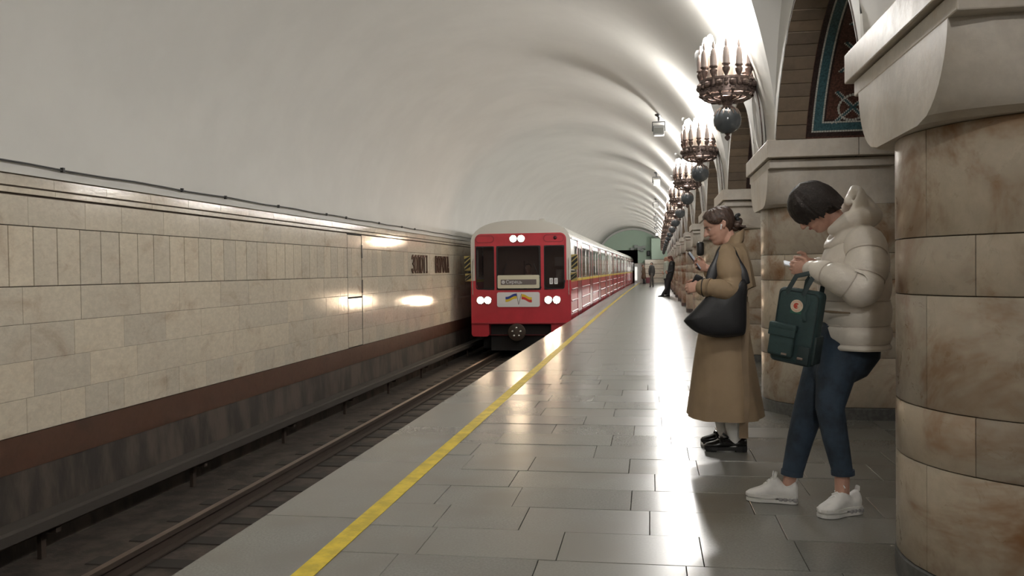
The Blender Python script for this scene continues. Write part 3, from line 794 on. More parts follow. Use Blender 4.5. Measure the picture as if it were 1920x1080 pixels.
def wheelsets(root):
    for yc in (2.6, 4.7, 14.4, 16.5):
        m = MB()
        for x in (-.76, .76):
            m.loft([[Vector((x+q*(1 if x > 0 else -1), yc+r*cos(2*pi*k/20), -.967+.395+r*sin(2*pi*k/20))) for k in range(20)] for q, r in ((-.08, .42), (-.045, .42), (-.045, .393), (.06, .393))])
        m.loft([[Vector((q, yc+.07*cos(2*pi*k/10), -.57+.07*sin(2*pi*k/10))) for k in range(10)] for q in (-.76, .76)])
        m.obj('wheelset', MT['rust'], root, local=True)
# ---- leading car
TX, TY = -3.352, 22.3
car = thing('train_car', 'leading red and cream metro car with lit headlamps and a windscreen', 'train', (TX, TY, 0), -.0065, 'cars of the metro train', local=True)
shell(car); sides(car, True); wheelsets(car)
mask_top = rrect(-1.22, 1.22, .975, 2.217, .17, 6, bl=False, br=False)
# cream crown around the mask
crown = [(-HWD, .975), (-HWD, 1.5)]+ROOF+[(HWD, 1.5), (HWD, .975)]
inner = [p for p in mask_top]
inn = [(1.22, .975)]+[p for p in mask_top[:-2]]+[(-1.22, .975)]
m = fprism(crown+inn, -.02, .06); m.obj('front_crown', MT['cream'], car, local=True)
# mask: red frame strips around the panes
def fbox(m, x0, x1, z0, z1, y0=-.035, y1=.04): m.bb((x0, y0, z0), (x1, y1, z1))
m = MB()
m.prism([(-1.2, 1.89), (1.2, 1.89)]+[p for p in mask_top if p[1] > 1.95], -.035, .04, XZ)
for a, b in ((-1.22, -1.2), (-.70, -.643), (.543, .63), (1.17, 1.22)): fbox(m, a, b, .975, 1.89 if abs(a) < 1 else 2.03)
for a, b in ((-.70, -.643), (.543, .63)): fbox(m, a, b, .72, .975)
m.prism([(-HWD, .975), (-HWD, -.17), (HWD, -.17), (HWD, .975), (1.2, .975), (1.13, .74), (.63, .72), (-.70, .72), (-1.16, .74), (-1.2, .975)], -.035, .04, XZ)
mask = m.obj('front_mask', MT['red'], car, local=True, smooth=False)
for poly, nm in ((rrect(-1.2, -.70, .74, 1.89, .06), 'windscreen_pane'), (rrect(-.643, .543, .72, 1.89, .06), 'windscreen_pane'), (rrect(.63, 1.17, .74, 1.89, .06), 'windscreen_pane')):
    fprism(poly, -.012, -.004).obj(nm, MT['cab_glass'], car, local=True)
    cx = sum(p[0] for p in poly)/len(poly); cz = sum(p[1] for p in poly)/len(poly)
    innr = [(cx+(a-cx)*(1-.045/ .6), cz+(b-cz)*(1-.03/.6)) for a, b in poly]
    ring_prism(poly, innr, -.042, -.01).obj('window_seal', MT['rubber'], car, local=True)
for x0, x1 in ((-1.22, -.68), (.6, 1.19)):                  # dummy lamp eyelids
    o = rrect(x0+.02, x1-.02, 1.975, 2.175, .095); i = rrect(x0+.04, x1-.04, 1.993, 2.157, .08)
    ring_prism(o, i, -.047, -.03).obj('eyelid_trim', MT['dark_red'], car, local=True)
m = MB().ball((.93, -.04, 2.085), .05, 12, mm=8); m.obj('marker_lens', simple('dark lens', (.06, .015, .02), .1), car, smooth=True, local=True)
for x, z, r in ((-.18, 2.074, .085), (.03, 2.074, .085), (-1.079, .455, .09), (-.885, .455, .09), (.735, .455, .09), (.955, .455, .09)):
    m = MB(); m.loft([[Vector((x+q*cos(2*pi*k/20), y, z+q*sin(2*pi*k/20))) for k in range(20)] for q, y in ((r+.02, -.03), (r+.02, -.06), (r, -.065), (r, -.04))], cap=False)
    h = m.obj('headlamp_rim', MT['chrome'], car, smooth=True, local=True)
    m = MB(); m.loft([[Vector((x+q*cos(2*pi*k/20), y, z+q*sin(2*pi*k/20))) for k in range(20)] for q, y in ((r, -.045), (r*.8, -.058), (r*.4, -.066), (.001, -.068))], cap=False)
    m.obj('headlamp_lens', MT['headlamp'], h, smooth=True, local=True)
    ld = bpy.data.lights.new('headlamp_beam', 'SPOT'); ld.energy = HEAD_W if z < 1 else HEAD_W*.6; ld.color = (1, .72, .45); ld.spot_size = radians(95); ld.spot_blend = .9; ld.shadow_soft_size = .07
    lo = bpy.data.objects.new('headlamp_beam', ld); COL.objects.link(lo); lo.parent = car; lo.location = (x, -.12, z)
    lo.rotation_euler = (radians(-88), 0, 0); lo.rotation_euler = Vector((0, -1, -.06)).to_track_quat('-Z', 'Y').to_euler()
# destination board
m = fprism(rrect(-.606, .509, .767, 1.115, .035), -.09, -.02); sgn = m.obj('destination_board', MT['sign_frame'], car, local=True)
fprism(rrect(-.52, .43, .862, 1.0, .015), -.097, -.085).obj('destination_panel', MT['sign_panel'], sgn, local=True)
def put_text(s, size, x, z, y, mat, par, name, sx=1., align='LEFT'):
    me = text_mesh(s, size, .001, mat, name, align)
    for v in me.vertices: v.co = Vector((x+v.co.x*sx, y-v.co.z, z+v.co.y))
    return link(name, me, par)
lt = put_text('Сирец', .125, -.38, .895, -.101, MT['white'], sgn, 'lettering', .95)
x1 = max(v.co.x for v in lt.data.vertices)+.016
m = MB(); m.bb((x1, -.1015, .895), (x1+.011, -.0995, .961))   # soft sign: stem and bowl
o_ = rrect(x1, x1+.046, .895, .935, .0195, 5); i_ = rrect(x1+.010, x1+.036, .904, .926, .0105, 5)
n = len(o_); m.loft([[Vector((a, q, b)) for a, b in lp] for lp, q in ((o_, -.0995), (o_, -.1015), (i_, -.1015), (i_, -.0995))], cap=False)
m.obj('soft_sign', MT['white'], sgn, local=True)
m = MB(); m.loft([[Vector((-.45+q*cos(2*pi*k/24), y, .932+q*sin(2*pi*k/24))) for k in range(24)] for q, y in ((.044, -.09), (.044, -.1))]); ic = m.obj('metro_badge', MT['white'], sgn, local=True)
put_text('М', .06, -.45, .911, -.1012, MT['sign_panel'], sgn, 'badge_letter', 1, 'CENTER')
# white plate with crossed flags
fprism(rrect(-.63, .509, .276, .665, .05), -.065, -.03).obj('flag_plate', MT['white'], car, local=True)
FB, FY, FR = simple('flag blue', (.03, .06, .30), .4), simple('flag yellow', (.80, .58, .04), .4), simple('flag red', (.62, .05, .04), .4)
def flag(x0, z0, x1, z1, dz, h, mt, mb_):
    n = 10
    for mat, a, b in ((mt, 0, .5), (mb_, .5, 1)):
        top = [(x0+(x1-x0)*k/n, z0+(z1-z0)*k/n+dz*sin(2*pi*k/n)-h*a) for k in range(n+1)]
        bot = [(x, z-h*(b-a)) for x, z in top]
        fprism(top+bot[::-1], -.070, -.064).obj('flag', mat, car, local=True)
flag(-.40, .545, -.10, .63, -.015, .135, FB, FY)
flag(.03, .61, .30, .53, .015, .135, FY, FR)
m = MB(); m.tube([(-.105, -.068, .635), (-.055, -.068, .34)], .006, 5); m.tube([(.03, -.068, .62), (-.055, -.068, .34)], .006, 5)
m.obj('flag_poles', MT['sign_panel'], car, local=True)
for x, n in ((.815, '0'), (.94, '0')):
    fprism(rrect(x-.045, x+.045, .87, 1.03, .01), -.03, -.013).obj('number_card', MT['white'], car, local=True)
    put_text(n, .13, x, .905, -.031, MT['sign_panel'], car, 'number', .9, 'CENTER')
# lower front: bumper line, skirts, coupler, wipers
m = MB(); m.bevbox((0, -.045, -.16), (2.64, .05, .04), .01); m.obj('bumper_bar', MT['dark_red'], car, local=True)
for sx in (-1, 1):
    x0, x1 = (-HWD, -.86) if sx < 0 else (.80, HWD)
    m = MB(); m.prism(rrect(x0, x1, -.51, -.17, .08, 4, tl=False, tr=False), -.03, .35, XZ); m.obj('front_skirt', MT['red'], car, local=True)
    m = MB(); m.tube([(sx*.55, -.05, .78), (sx*.42, -.06, 1.12)], .01, 6); m.tube([(sx*.52, -.065, 1.02), (sx*.36, -.065, 1.42)], .008, 5); m.obj('wiper', MT['rubber'], car, local=True)
    m = MB(); m.tube([(sx*1.28, -.02, .55), (sx*1.28, -.08, .6), (sx*1.28, -.08, 1.5), (sx*1.28, -.02, 1.55)], .012, 6); m.obj('handrail', MT['chrome'], car, local=True)
cp = MB(); cp.loft([[Vector((-.086+q*cos(2*pi*k/24), y, -.383+q*sin(2*pi*k/24))) for k in range(24)] for q, y in ((.12, .3), (.15, -.1), (.23, -.16), (.23, -.24), (.19, -.26), (.001, -.26))])
cp = cp.obj('coupler', MT['rust'], car, smooth=True, local=True)
m = MB()
for x, z in ((-.19, -.36), (.02, -.36), (-.086, -.27), (-.15, -.47), (-.02, -.47)): m.ball((x, -.265, z), (.035, .03, .035), 10, mm=6)
m.obj('coupler_studs', MT['chrome'], cp, smooth=True, local=True)
m = MB(); m.bb((-.85, .2, -.90), (.8, .9, -.2)); m.obj('front_underframe', MT['black'], car, local=True)
# cab interior
m = MB(); m.bb((-1.3, 1.5, -.2), (1.3, 1.56, 2.0)); m.bb((-1.3, .05, .55), (1.3, .5, .70)); m.bb((-.62, 1.2, .6), (-.1, 1.45, 1.5)); m.obj('cab_lining', MT['cab'], car, local=True)
m = MB(); m.bb((.75, 1.35, 1.35), (1.05, 1.45, 1.6)); m.bb((.8, 1.2, .9), (1.1, 1.4, 1.25)); m.obj('cab_cabinet', MT['bronze_light'], car, local=True)
# roof fittings
m = MB(); m.ball((.52, .45, 2.55), (.10, .12, .07), 10, mm=6); m.tube([(.42, .3, 2.50), (.60, .3, 2.58)], .03, 6); m.obj('roof_horn', MT['cream'], car, smooth=True, local=True)
for x, z in ((-.72, 2.47), (1.13, 2.33)):
    m = MB(); m.bevbox((x, .2, z), (.06, .1, .05), .012, 1, Matrix.Rotation(.6, 3, 'Y')); m.obj('roof_lamp', MT['rubber'], car, local=True)
# hazard striped safety boards at the front corners
HZY, HZB = simple('faded yellow board', (.36, .28, .09), .6), MT['rubber']
for sx in (-1, 1):
    for z0, z1, xx in ((1.25, 1.64, 1.39), (.96, 1.17, 1.37)):
        bd = MB(); bd.bevbox((sx*(xx+.04), -.02, (z0+z1)/2), (.17, .03, z1-z0), .008, 1); bo = bd.obj('safety_board', HZY, car, local=True)
        m = MB(); h = z1-z0; n = 3 if h > .3 else 2
        for k in range(n):
            zc = z0+h*(k+.35)/n; x0, x1 = sx*(xx+.04)-.08, sx*(xx+.04)+.08
            pl = [(x0, zc-.09), (x1, zc+.05), (x1, zc+.14), (x0, zc+.0)]
            pl = [(a, min(max(b, z0+.005), z1-.005)) for a, b in pl]
            m.prism(pl, -.038, -.034, XZ)
        m.obj('hazard_stripes', HZB, bo, local=True)
    m = MB(); m.tube([(sx*1.30, .04, 1.2), (sx*1.42, .0, 1.2)], .02, 6); m.obj('board_bracket', MT['rubber'], car, local=True)
# ---- following cars
for k, lb in ((1, 'second red and cream metro car coupled behind the leading one'), (2, 'third and last metro car, half inside the tunnel mouth')):
    yc = TY+(CL+.55)*k
    x = TX+BX(yc)-BX(TY)
    c = thing('train_car', lb, 'train', (x, yc, 0), -(yc+CL/2)/RB, 'cars of the metro train', local=True)
    shell(c); sides(c, False); wheelsets(c)
    fprism([(-HWD, -.48), (-HWD, 1.5)]+ROOF+[(HWD, 1.5), (HWD, -.48)], .0, .05).obj('end_wall', MT['cream'], c, local=True)
    m = MB(); m.tube([(0, -.38, -.4), (0, .1, -.4)], .09, 8); m.obj('drawbar', MT['rust'], c, local=True)
    m = MB(); m.bb((1.05, -.46, -.3), (1.09, .0, 2.0)); m.obj('gangway_shield', MT['rubber'], c, local=True)
# ------------------------------------------------------------------ people
MT['skin'] = simple('skin', (.52, .30, .225), .5, var=.05, vs=20)
MT['hair_brown'] = simple('dark brown hair', (.060, .034, .024), .42, var=.35, vs=60, bump=.4, bs=120, vscale=(1, 3, 1))
MT['hair_black'] = simple('near black hair', (.016, .010, .008), .6, var=.3, vs=70, bump=.4, bs=140)
MT['trench'] = simple('tan gabardine', (.26, .185, .11), .75, var=.07, vs=5, bump=.25, bs=9)
MT['trench_dark'] = simple('darker tan gabardine', (.21, .15, .092), .8, var=.08, vs=6)  # tan a little darker than the coat, for belt, straps and welt
MT['leather'] = simple('black leather', (.009, .009, .011), .45, bump=.15, bs=22)
MT['shoe_black'] = simple('black patent leather', (.012, .011, .011), .22)
MT['sock'] = simple('white ribbed sock', (.72, .71, .69), .85, bump=.3, bs=60)
MT['puffer'] = simple('cream puffer shell', (.73, .675, .60), .38, var=.04, vs=6, bump=.6, bs=14)
MT['denim'] = simple('blue denim', (.021, .036, .058), .8, var=.35, vs=7, bump=.3, bs=30)
MT['sneaker'] = simple('white sneaker leather', (.72, .71, .69), .5, var=.05, vs=20)
MT['sneaker_sole'] = simple('white rubber sole', (.66, .65, .62), .55)
MT['pack'] = simple('dark green pack fabric', (.026, .055, .056), .7, var=.12, vs=14, bump=.3, bs=40)
MT['pack_dark'] = simple('dark green straps', (.018, .034, .036), .65)
MT['eye_white'] = simple('eye white', (.7, .68, .64), .3)
MT['eye_dark'] = simple('dark iris and brow', (.03, .018, .014), .35)
MT['lip'] = simple('lips', (.42, .16, .14), .45)
MT['phone'] = simple('dark phone', (.03, .022, .03), .25)
MT['phone_white'] = simple('pale phone', (.55, .55, .57), .25)
class Head:
    def __init__(s, chin, yaw_vec, pitch, H=.225):
        f = Vector(yaw_vec).normalized(); side = Vector((0, 0, 1)).cross(f).normalized()
        s.f = f*cos(pitch)-Vector((0, 0, 1))*sin(pitch); s.u = f*sin(pitch)+Vector((0, 0, 1))*cos(pitch); s.s = side
        s.H = H; s.k = H/.225; s.o = Vector(chin)-s.f*.075*s.k   # axis point at chin height
    def p(s, h, fw, sd=0.): return s.o+s.u*(h*s.H)+s.f*(fw*s.k)+s.s*(sd*s.k)
    def mesh(s, m):
        prof = [(-.02, .060, -.02, .018), (.02, .078, 0, .036), (.08, .088, .012, .047), (.16, .086, .034, .055), (.24, .094, .058, .061), (.3, .089, .07, .065), (.36, .094, .078, .068), (.45, .090, .088, .072), (.54, .083, .095, .074), (.6, .092, .098, .076), (.66, .094, .1, .077), (.76, .090, .1, .077), (.86, .077, .092, .069), (.93, .057, .072, .055), (.98, .032, .045, .035), (1.0, .01, .015, .01)]
        rings = []
        for h, f, b, w in prof:
            c = (f-b)/2; r = (f+b)/2
            rings.append([s.p(h, c+r*cos(2*pi*k/24), w*sin(2*pi*k/24)) for k in range(24)])
        m.loft(rings)
        m.tube([s.p(.60, .086), s.p(.5, .098), s.p(.40, .112)], [(.008, .008), (.010, .010), (.014, .012)], 8, ref=s.s)
        m.ball(s.p(.39, .098, .011), .009, 8, mm=6); m.ball(s.p(.39, .098, -.011), .009, 8, mm=6)
        m.ball(s.p(.265, .086), (.010, .02, .009), 8, mm=6)
        for sd in (-1, 1):
            m.tube([s.p(.56, -.012, sd*.078), s.p(.6, -.022, sd*.084), s.p(.55, -.03, sd*.084), s.p(.46, -.022, sd*.082), s.p(.41, -.01, sd*.077)], [.006, .008, .008, .008, .007], 6)
            m.ball(s.p(.5, -.014, sd*.074), (.012, .012, .02), 8, mm=6)
    def face(s, par):
        for sd in (-1, 1):
            m = MB(); m.ball(s.p(.53, .0705, sd*.031), .0115, 10, mm=8); e = m.obj('eye', MT['eye_white'], par, smooth=True)
            m = MB(); m.ball(s.p(.518, .0785, sd*.032), .0048, 8, mm=6); m.obj('iris', MT['eye_dark'], e, smooth=True)
            m = MB(); m.ball(s.p(.545, .0705, sd*.031), .0124, 10, mm=8); m.obj('eyelid', MT['skin'], e, smooth=True)
            m = MB(); m.tube([s.p(.61, .096, sd*.014), s.p(.635, .093, sd*.032), s.p(.615, .080, sd*.050)], [.0018, .0026, .0012], 6); m.obj('eyebrow', MT['eye_dark'], par, smooth=True)
            m = MB(); m.tube([s.p(.545, .088, sd*.018), s.p(.558, .0865, sd*.032), s.p(.54, .077, sd*.046)], [.001, .0014, .001], 6); m.obj('eyelash', MT['eye_dark'], e, smooth=True)
        m = MB(); m.tube([s.p(.272, .091, -.022), s.p(.277, .0985, 0), s.p(.272, .091, .022)], [.001, .0035, .001], 6); m.tube([s.p(.252, .089, -.02), s.p(.25, .0965, 0), s.p(.252, .089, .02)], [.001, .004, .001], 6)
        m.obj('lips', MT['lip'], par, smooth=True)
def hand(m, wrist, d, nrm, curl, side, k=1., curls=None, thumb=.6):
    """palm from the wrist along d; nrm = direction out of the back of the hand; side = direction of the thumb"""
    d = Vector(d).normalized(); s = Vector(side); s = (s-d*s.dot(d)).normalized(); n = d.cross(s).normalized()
    if n.dot(Vector(nrm)) < 0: n = -n
    w = Vector(wrist)
    m.tube([w-d*.02*k, w+d*.02*k, w+d*.055*k, w+d*.085*k], [(.026*k, .019*k), (.033*k, .016*k), (.039*k, .0145*k), (.037*k, .012*k)], 12, ref=n)
    L = (.070, .078, .073, .058)
    for i in range(4):
        c = (curls or [curl]*4)[i]
        b = w+d*(.082-.004*abs(i-1))*k+s*((.0285-.019*i)*k)
        pts = [b-d*.02*k, b]; a = 0.
        for q, fr in ((.45, .6), (.32, 1.0), (.23, .8)):
            a += c*fr; pts.append(pts[-1]+(d*cos(a)-n*sin(a))*(L[i]*q*k))
        r = (.0088-.0007*(i == 3))*k
        m.tube(pts, [r*1.05, r*1.05, r, r*.93, r*.8], 8, ref=s)
    b = w+d*.022*k+s*.026*k
    t1 = (d*.75+s*.75-n*.15*thumb).normalized(); t2 = (d*.95+s*.2-n*.45*thumb).normalized(); t3 = (d*.9-s*.15-n*.6*thumb).normalized()
    p = [b-s*.014*k, b+t1*.032*k]; p.append(p[-1]+t2*.032*k); p.append(p[-1]+t3*.024*k)
    m.tube(p, [.013*k, .0115*k, .0102*k, .008*k], 8, ref=n)
def ell(c, a, b, n=40, fn=None, z=None):
    out = []
    for k in range(n):
        t = 2*pi*k/n; q = fn(t) if fn else 1.
        out.append(Vector((c[0]+a*cos(t)*q, c[1]+b*sin(t)*q, c[2])))
    return out
def spl(rows, n):   # resample rows of numbers smoothly (Catmull-Rom)
    out = []
    for i in range(n):
        t = i/(n-1)*(len(rows)-1); k = min(int(t), len(rows)-2); u = t-k
        P = [rows[max(0, k-1)], rows[k], rows[k+1], rows[min(len(rows)-1, k+2)]]
        out.append(tuple(.5*((2*b)+(-a+c)*u+(2*a-5*b+4*c-d)*u*u+(-a+3*b-3*c+d)*u**3) for a, b, c, d in zip(*P)))
    return out
def shoe_rings(heel, toe, wid, prof, n=14, z0=0.):
    """prof rows: t, half-width factor, top height"""
    heel = Vector(heel); toe = Vector(toe); d = toe-heel; L = d.length; d.normalize(); s = Vector((-d.y, d.x, 0))
    rings = []
    for t, w, h in spl(prof, 26):
        c = heel+d*(t*L); r = []
        for k in range(n):
            a = 2*pi*k/n; x = cos(a); y = sin(a)
            sx = (abs(x)**.7)*(1 if x > 0 else -1); zz = z0+(h-z0)*(.5+.5*(abs(y)**.75)*(1 if y > 0 else -1))
            r.append(c+s*(wid*w*sx*(1-.28*max(0, y)))+Vector((0, 0, zz)))
        rings.append(r)
    return rings, d, s, L
def sole(heel, toe, wid, z0, z1, heel_h=0., over=1.06):
    heel = Vector(heel); toe = Vector(toe); d = toe-heel; L = d.length; d.normalize(); s = Vector((-d.y, d.x, 0))
    out = [(0, .45), (.03, .72), (.12, .84), (.3, .78), (.5, .82), (.7, 1), (.84, .93), (.94, .66), (.99, .3)]
    loop = [heel+d*(t*L)+s*(wid*w*over) for t, w in out]+[heel+d*(t*L)-s*(wid*w*over) for t, w in out[::-1]]
    m = MB(); m.loft([[p+Vector((0, 0, z)) for p in loop] for z in (z0, z0+.003, z1-.003, z1)])
    return m, loop, d, s, L
def hair_locks(m, H, n, starts, fn, r=.012, seed=1, seg=7):
    rd = random.Random(seed)
    for i in range(n):
        pts = fn(i/n, rd); m.tube(pts, [r*.7]+[r]*(len(pts)-2)+[r*.35], 5)
# ======================= woman in the trench coat
WY = 6.0
def Wp(px, py, dy=0.): return at(px, py, WY+dy)
W1 = thing('person', 'woman in a long tan trench coat with a black bag, looking at her phone', 'person', (Wp(1375, 840).x, WY, 0))
hd = Head(Wp(1343, 461), (-1, -.06, 0), radians(24), .232)
m = MB(); hd.mesh(m)
m.tube([Wp(1376, 475), Wp(1368, 455), hd.p(.28, -.02)], [.062, .052, .050], 12)               # neck
m.tube([Wp(1372, 480), Wp(1366, 540), Wp(1364, 620), Wp(1366, 660)], [(.10, .15), (.10, .13), (.11, .15), (.09, .14)], 14, ref=(0, 1, 0))
for px, kx, dy, hx in ((1374, 1371, -.085, 1376), (1366, 1360, .10, 1354)):
    g = 0 if dy < 0 else -14
    m.tube([Wp(1368, 640, dy), Wp(kx, 735, dy), Wp(hx, 822+g*.6, dy), Wp(hx+2, 836+g, dy)], [.085, .055, .034, .034], 12)
    m.tube([Wp(hx+4, 838+g, dy), Wp(hx-26, 842+g, dy)], [.028, .026], 10)
# arms
m.tube([Wp(1362, 480, -.17), Wp(1374, 540, -.25), Wp(1345, 541, -.29), Wp(1316, 537, -.25)], [.05, .045, .038, .027], 10)
m.tube([Wp(1358, 482, .17), Wp(1352, 538, .20), Wp(1336, 512, .12), Wp(1326, 503, .05)], [.05, .045, .036, .027], 10)
hand(m, Wp(1316, 536, -.25), (-.9, .25, -.15), (0, -1, .1), .75, (-.1, .3, 1), .98, thumb=.9)
hand(m, Wp(1326, 503, .05), (-.75, -.45, .25), (.2, .55, -.8), .55, (-.2, .2, 1), .98, thumb=.8)
body = m.obj('body', MT['skin'], W1); remesh(body, .0042, 3)
hd.face(W1)
# hair: cap swept back into a bun
m = MB()
PROF = [(.0, .078, 0, .04), (.12, .086, .03, .052), (.24, .094, .06, .062), (.36, .094, .08, .069), (.45, .090, .090, .074), (.54, .085, .097, .076), (.66, .094, .102, .079), (.76, .090, .102, .079), (.86, .077, .094, .071), (.93, .057, .074, .057), (.98, .032, .047, .037), (1.0, .012, .018, .012)]
def hsurf(H, h, t, off):
    for (h0, f0, b0, w0), (h1, f1, b1, w1) in zip(PROF, PROF[1:]):
        if h0 <= h <= h1+1e-6:
            u = (h-h0)/(h1-h0); f, b_, w = f0+(f1-f0)*u, b0+(b1-b0)*u, w0+(w1-w0)*u; break
    c = (f-b_)/2; r = (f+b_)/2
    up = max(0, (h-.8)/.2)
    return H.p(h, c+(r+off)*cos(t), (w+off)*sin(t))+H.u*(off*up)
def hairline(t):
    a = abs((t+pi) % (2*pi)-pi)/pi                          # 0 front .. 1 back
    pts = [(0, .87), (.18, .83), (.27, .70), (.36, .60), (.44, .56), (.52, .58), (.60, .42), (.75, .22), (1, .14)]
    for (x0, y0), (x1, y1) in zip(pts, pts[1:]):
        if a <= x1+1e-6: return y0+(y1-y0)*(a-x0)/(x1-x0)
NT = 96
out = []; inn_ = []
for q in range(15):
    u = q/14; ro, ri = [], []
    for k in range(NT):
        t = 2*pi*k/NT; h = hairline(t); hh = h+(1-h)*u
        gro = .0016*sin(k*pi*2/6.0+u*3)+.001*sin(k*1.9+u*5)
        o_ = .0035+.0095*min(1, u*3.5)+gro*min(1, u*4)
        ro.append(hsurf(hd, hh, t, o_)); ri.append(hsurf(hd, hh, t, -.006))
    out.append(ro); inn_.append(ri)
m.loft(inn_[::-1]+out)
hr = m.obj('hair', MT['hair_brown'], W1, smooth=True, ang=0)
m = MB()
bc = Wp(1382, 421); 
for k in range(7):
    a = 2*pi*k/7; c0 = bc+Vector((.012*cos(a), .03*sin(a), .025*cos(a)))
    m.ball(c0, (.026, .024, .024), 10, mm=8)
for k in range(6): m.tube([bc+Vector((-.01, .012*(k-2.5), -.005)), bc+Vector((.025, .014*(k-2.5), -.012-.004*k)), bc+Vector((.048+.006*(k % 3), .016*(k-2.5), -.02+.01*(k % 2)))], [.012, .010, .003], 6)
m.obj('hair_bun', MT['hair_brown'], hr, smooth=True)
m = MB()
sc0 = Wp(1379, 413)
for k in range(12):
    a = 2*pi*k/12; m.ball(sc0+Vector((.012+.008*cos(3*a), .038*sin(a), .030*cos(a)+.006)), (.015, .014, .014), 8, mm=6)
m.obj('scrunchie', MT['rubber'], hr, smooth=True)
m = MB(); q = hd.p(.505, -.008, .088)   # near side of the head faces the camera
qs = hd.s if hd.s.y < 0 else -hd.s
q = hd.p(.50, .0)+qs*.083; m.ball(q, (.007, .006, .008), 8, mm=6); m.tube([q, q+Vector((-.004, -.003, -.026))], .0035, 6)
m.obj('earbud', MT['white'], W1, smooth=True)
# coat
rows = [(449, 1366, 1389, .055), (456, 1357, 1394, .095), (464, 1348, 1399, .165), (476, 1343, 1403, .195), (500, 1337, 1405, .205), (530, 1332, 1404, .20), (560, 1326, 1400, .185), (590, 1321, 1401, .185), (625, 1309, 1406, .205), (680, 1300, 1415, .235), (730, 1294, 1424, .265), (779, 1288, 1432, .29)]
rings = []
for i, (py, l, r, b) in enumerate(spl(rows, 60)):
    L_, R_ = Wp(l, py), Wp(r, py); c = (L_+R_)/2; a = (R_-L_).length/2; fl_ = max(0, (py-585)/194)
    fn = lambda t, f=fl_: 1+f*(.030*sin(5*t+.6)+.022*sin(9*t+2)+.014*sin(14*t))
    rings.append(ell(c, a, b, 72, fn))
hem = [Vector(p) for p in rings[-1]]
c = sum(hem, Vector())/len(hem)
rings.append([c+(p-c)*.965 for p in hem]); rings.append([c+(p-c)*.90+Vector((0, 0, .07)) for p in hem])
m = MB(); m.loft(rings)
coat = m.obj('trench_coat', MT['trench'], W1, smooth=True, ang=60)
def sleeve(par, pts, rad, mat, name='sleeve', n=22, folds=.05, sd=1, cuff=True):
    rw = [(*p, r) for p, r in zip(pts, rad)]; rs = spl(rw, 34); rd = random.Random(sd); ph = rd.uniform(0, 6)
    P = [Vector(r[:3]) for r in rs]; R = [r[3] for r in rs]
    R = [r*(1+folds*sin(i*1.15+ph)*sin(i*.37+ph)) for i, r in enumerate(R)]
    m = MB(); m.tube(P, R, n, ref=(0, 1, 0), cap='round'); s = m.obj(name, mat, par, smooth=True, ang=60)
    return s, P, R
s1, P_, R_ = sleeve(coat, [Wp(1362, 477, -.155), Wp(1366, 502, -.225), Wp(1371, 530, -.25), Wp(1364, 545, -.275), Wp(1343, 541, -.295), Wp(1320, 539, -.26)], [.072, .082, .076, .07, .064, .056], MT['trench'])
m = MB(); m.tube([P_[-5], P_[-4]], [.065, .064], 22, ref=(0, 1, 0), cap='flat'); m.obj('cuff_strap', MT['trench_dark'], s1, smooth=True)
m = MB(); m.tube([Wp(1320.5, 539, -.258), Wp(1318.8, 539, -.256)], [.062, .0615], 22, ref=(0, 1, 0), cap='flat'); m.obj('cuff_trim', MT['leather'], s1, smooth=True, label='black cuff band')
sleeve(coat, [Wp(1360, 478, .155), Wp(1355, 505, .215), Wp(1350, 532, .215), Wp(1340, 521, .15), Wp(1333, 509, .09)], [.07, .076, .07, .06, .052], MT['trench'], sd=2)
# collar, storm flap, belt, back pleat
m = MB()
cr = []
for py, cx, a, b in ((462, 1372, .078, .115), (455, 1375, .072, .098), (446, 1378, .062, .080), (439, 1380, .056, .072), (437, 1380, .050, .066), (445, 1377, .046, .058)):
    cc = Wp(cx, py); cr.append([p+Vector((0, 0, .030*cos(2*pi*k/36))) for k, p in enumerate(ell(cc, a, b, 36))])
m.loft(cr); m.obj('collar', MT['trench'], coat, smooth=True, ang=70)
m = MB()
fp = [(1372, 463), (1392, 461), (1402, 472), (1410, 497), (1418, 537), (1408, 541), (1400, 545), (1397, 520), (1388, 480)]
rg_ = []
for dy, k in ((-.17, .0), (-.165, .75), (-.10, .97), (0, 1), (.10, .97), (.165, .75), (.17, 0)):
    rg_.append([Wp(1392+(x-1392)*k if x > 1392 else x, y, dy) for x, y in fp])
m.loft(rg_); m.obj('storm_flap', MT['trench'], coat, smooth=True, ang=40)
m = MB()
bp = [Wp(1396, 566, -.14), Wp(1396, 620, -.165), Wp(1396, 680, -.20), Wp(1396, 740, -.235), Wp(1396, 779, -.26), Wp(1395, 822, -.265)]
rs = spl([tuple(p) for p in bp], 26)
m.loft([[Vector(p)+Vector((x, y, 0)) for x, y in ((-.028+.004*sin(i*.5), 0), (.028+.004*sin(i*.5), -.006), (.028+.004*sin(i*.5), .006), (-.028+.004*sin(i*.5), .010))] for i, p in enumerate(rs)])
m.obj('belt_end', MT['trench_dark'], coat, smooth=True, label='hanging end of the coat belt')
m = MB(); wr = [ell((Wp(1362, y).x+.0, WY, Wp(1362, y).z), (Wp(1401.5, y).x-Wp(1325, y).x)/2+.006, .194, 48) for y in (556, 558, 566, 568)]; m.loft(wr, cap=False)
m.obj('belt', MT['trench_dark'], coat, smooth=True)
m = MB()
for dz, (px, py) in enumerate(((1334, 520), (1330, 575), (1322, 620))): m.ball(Wp(px-8, py, -.05), (.008, .012, .012), 8, mm=6)
m.obj('buttons', MT['eye_dark'], coat, smooth=True)
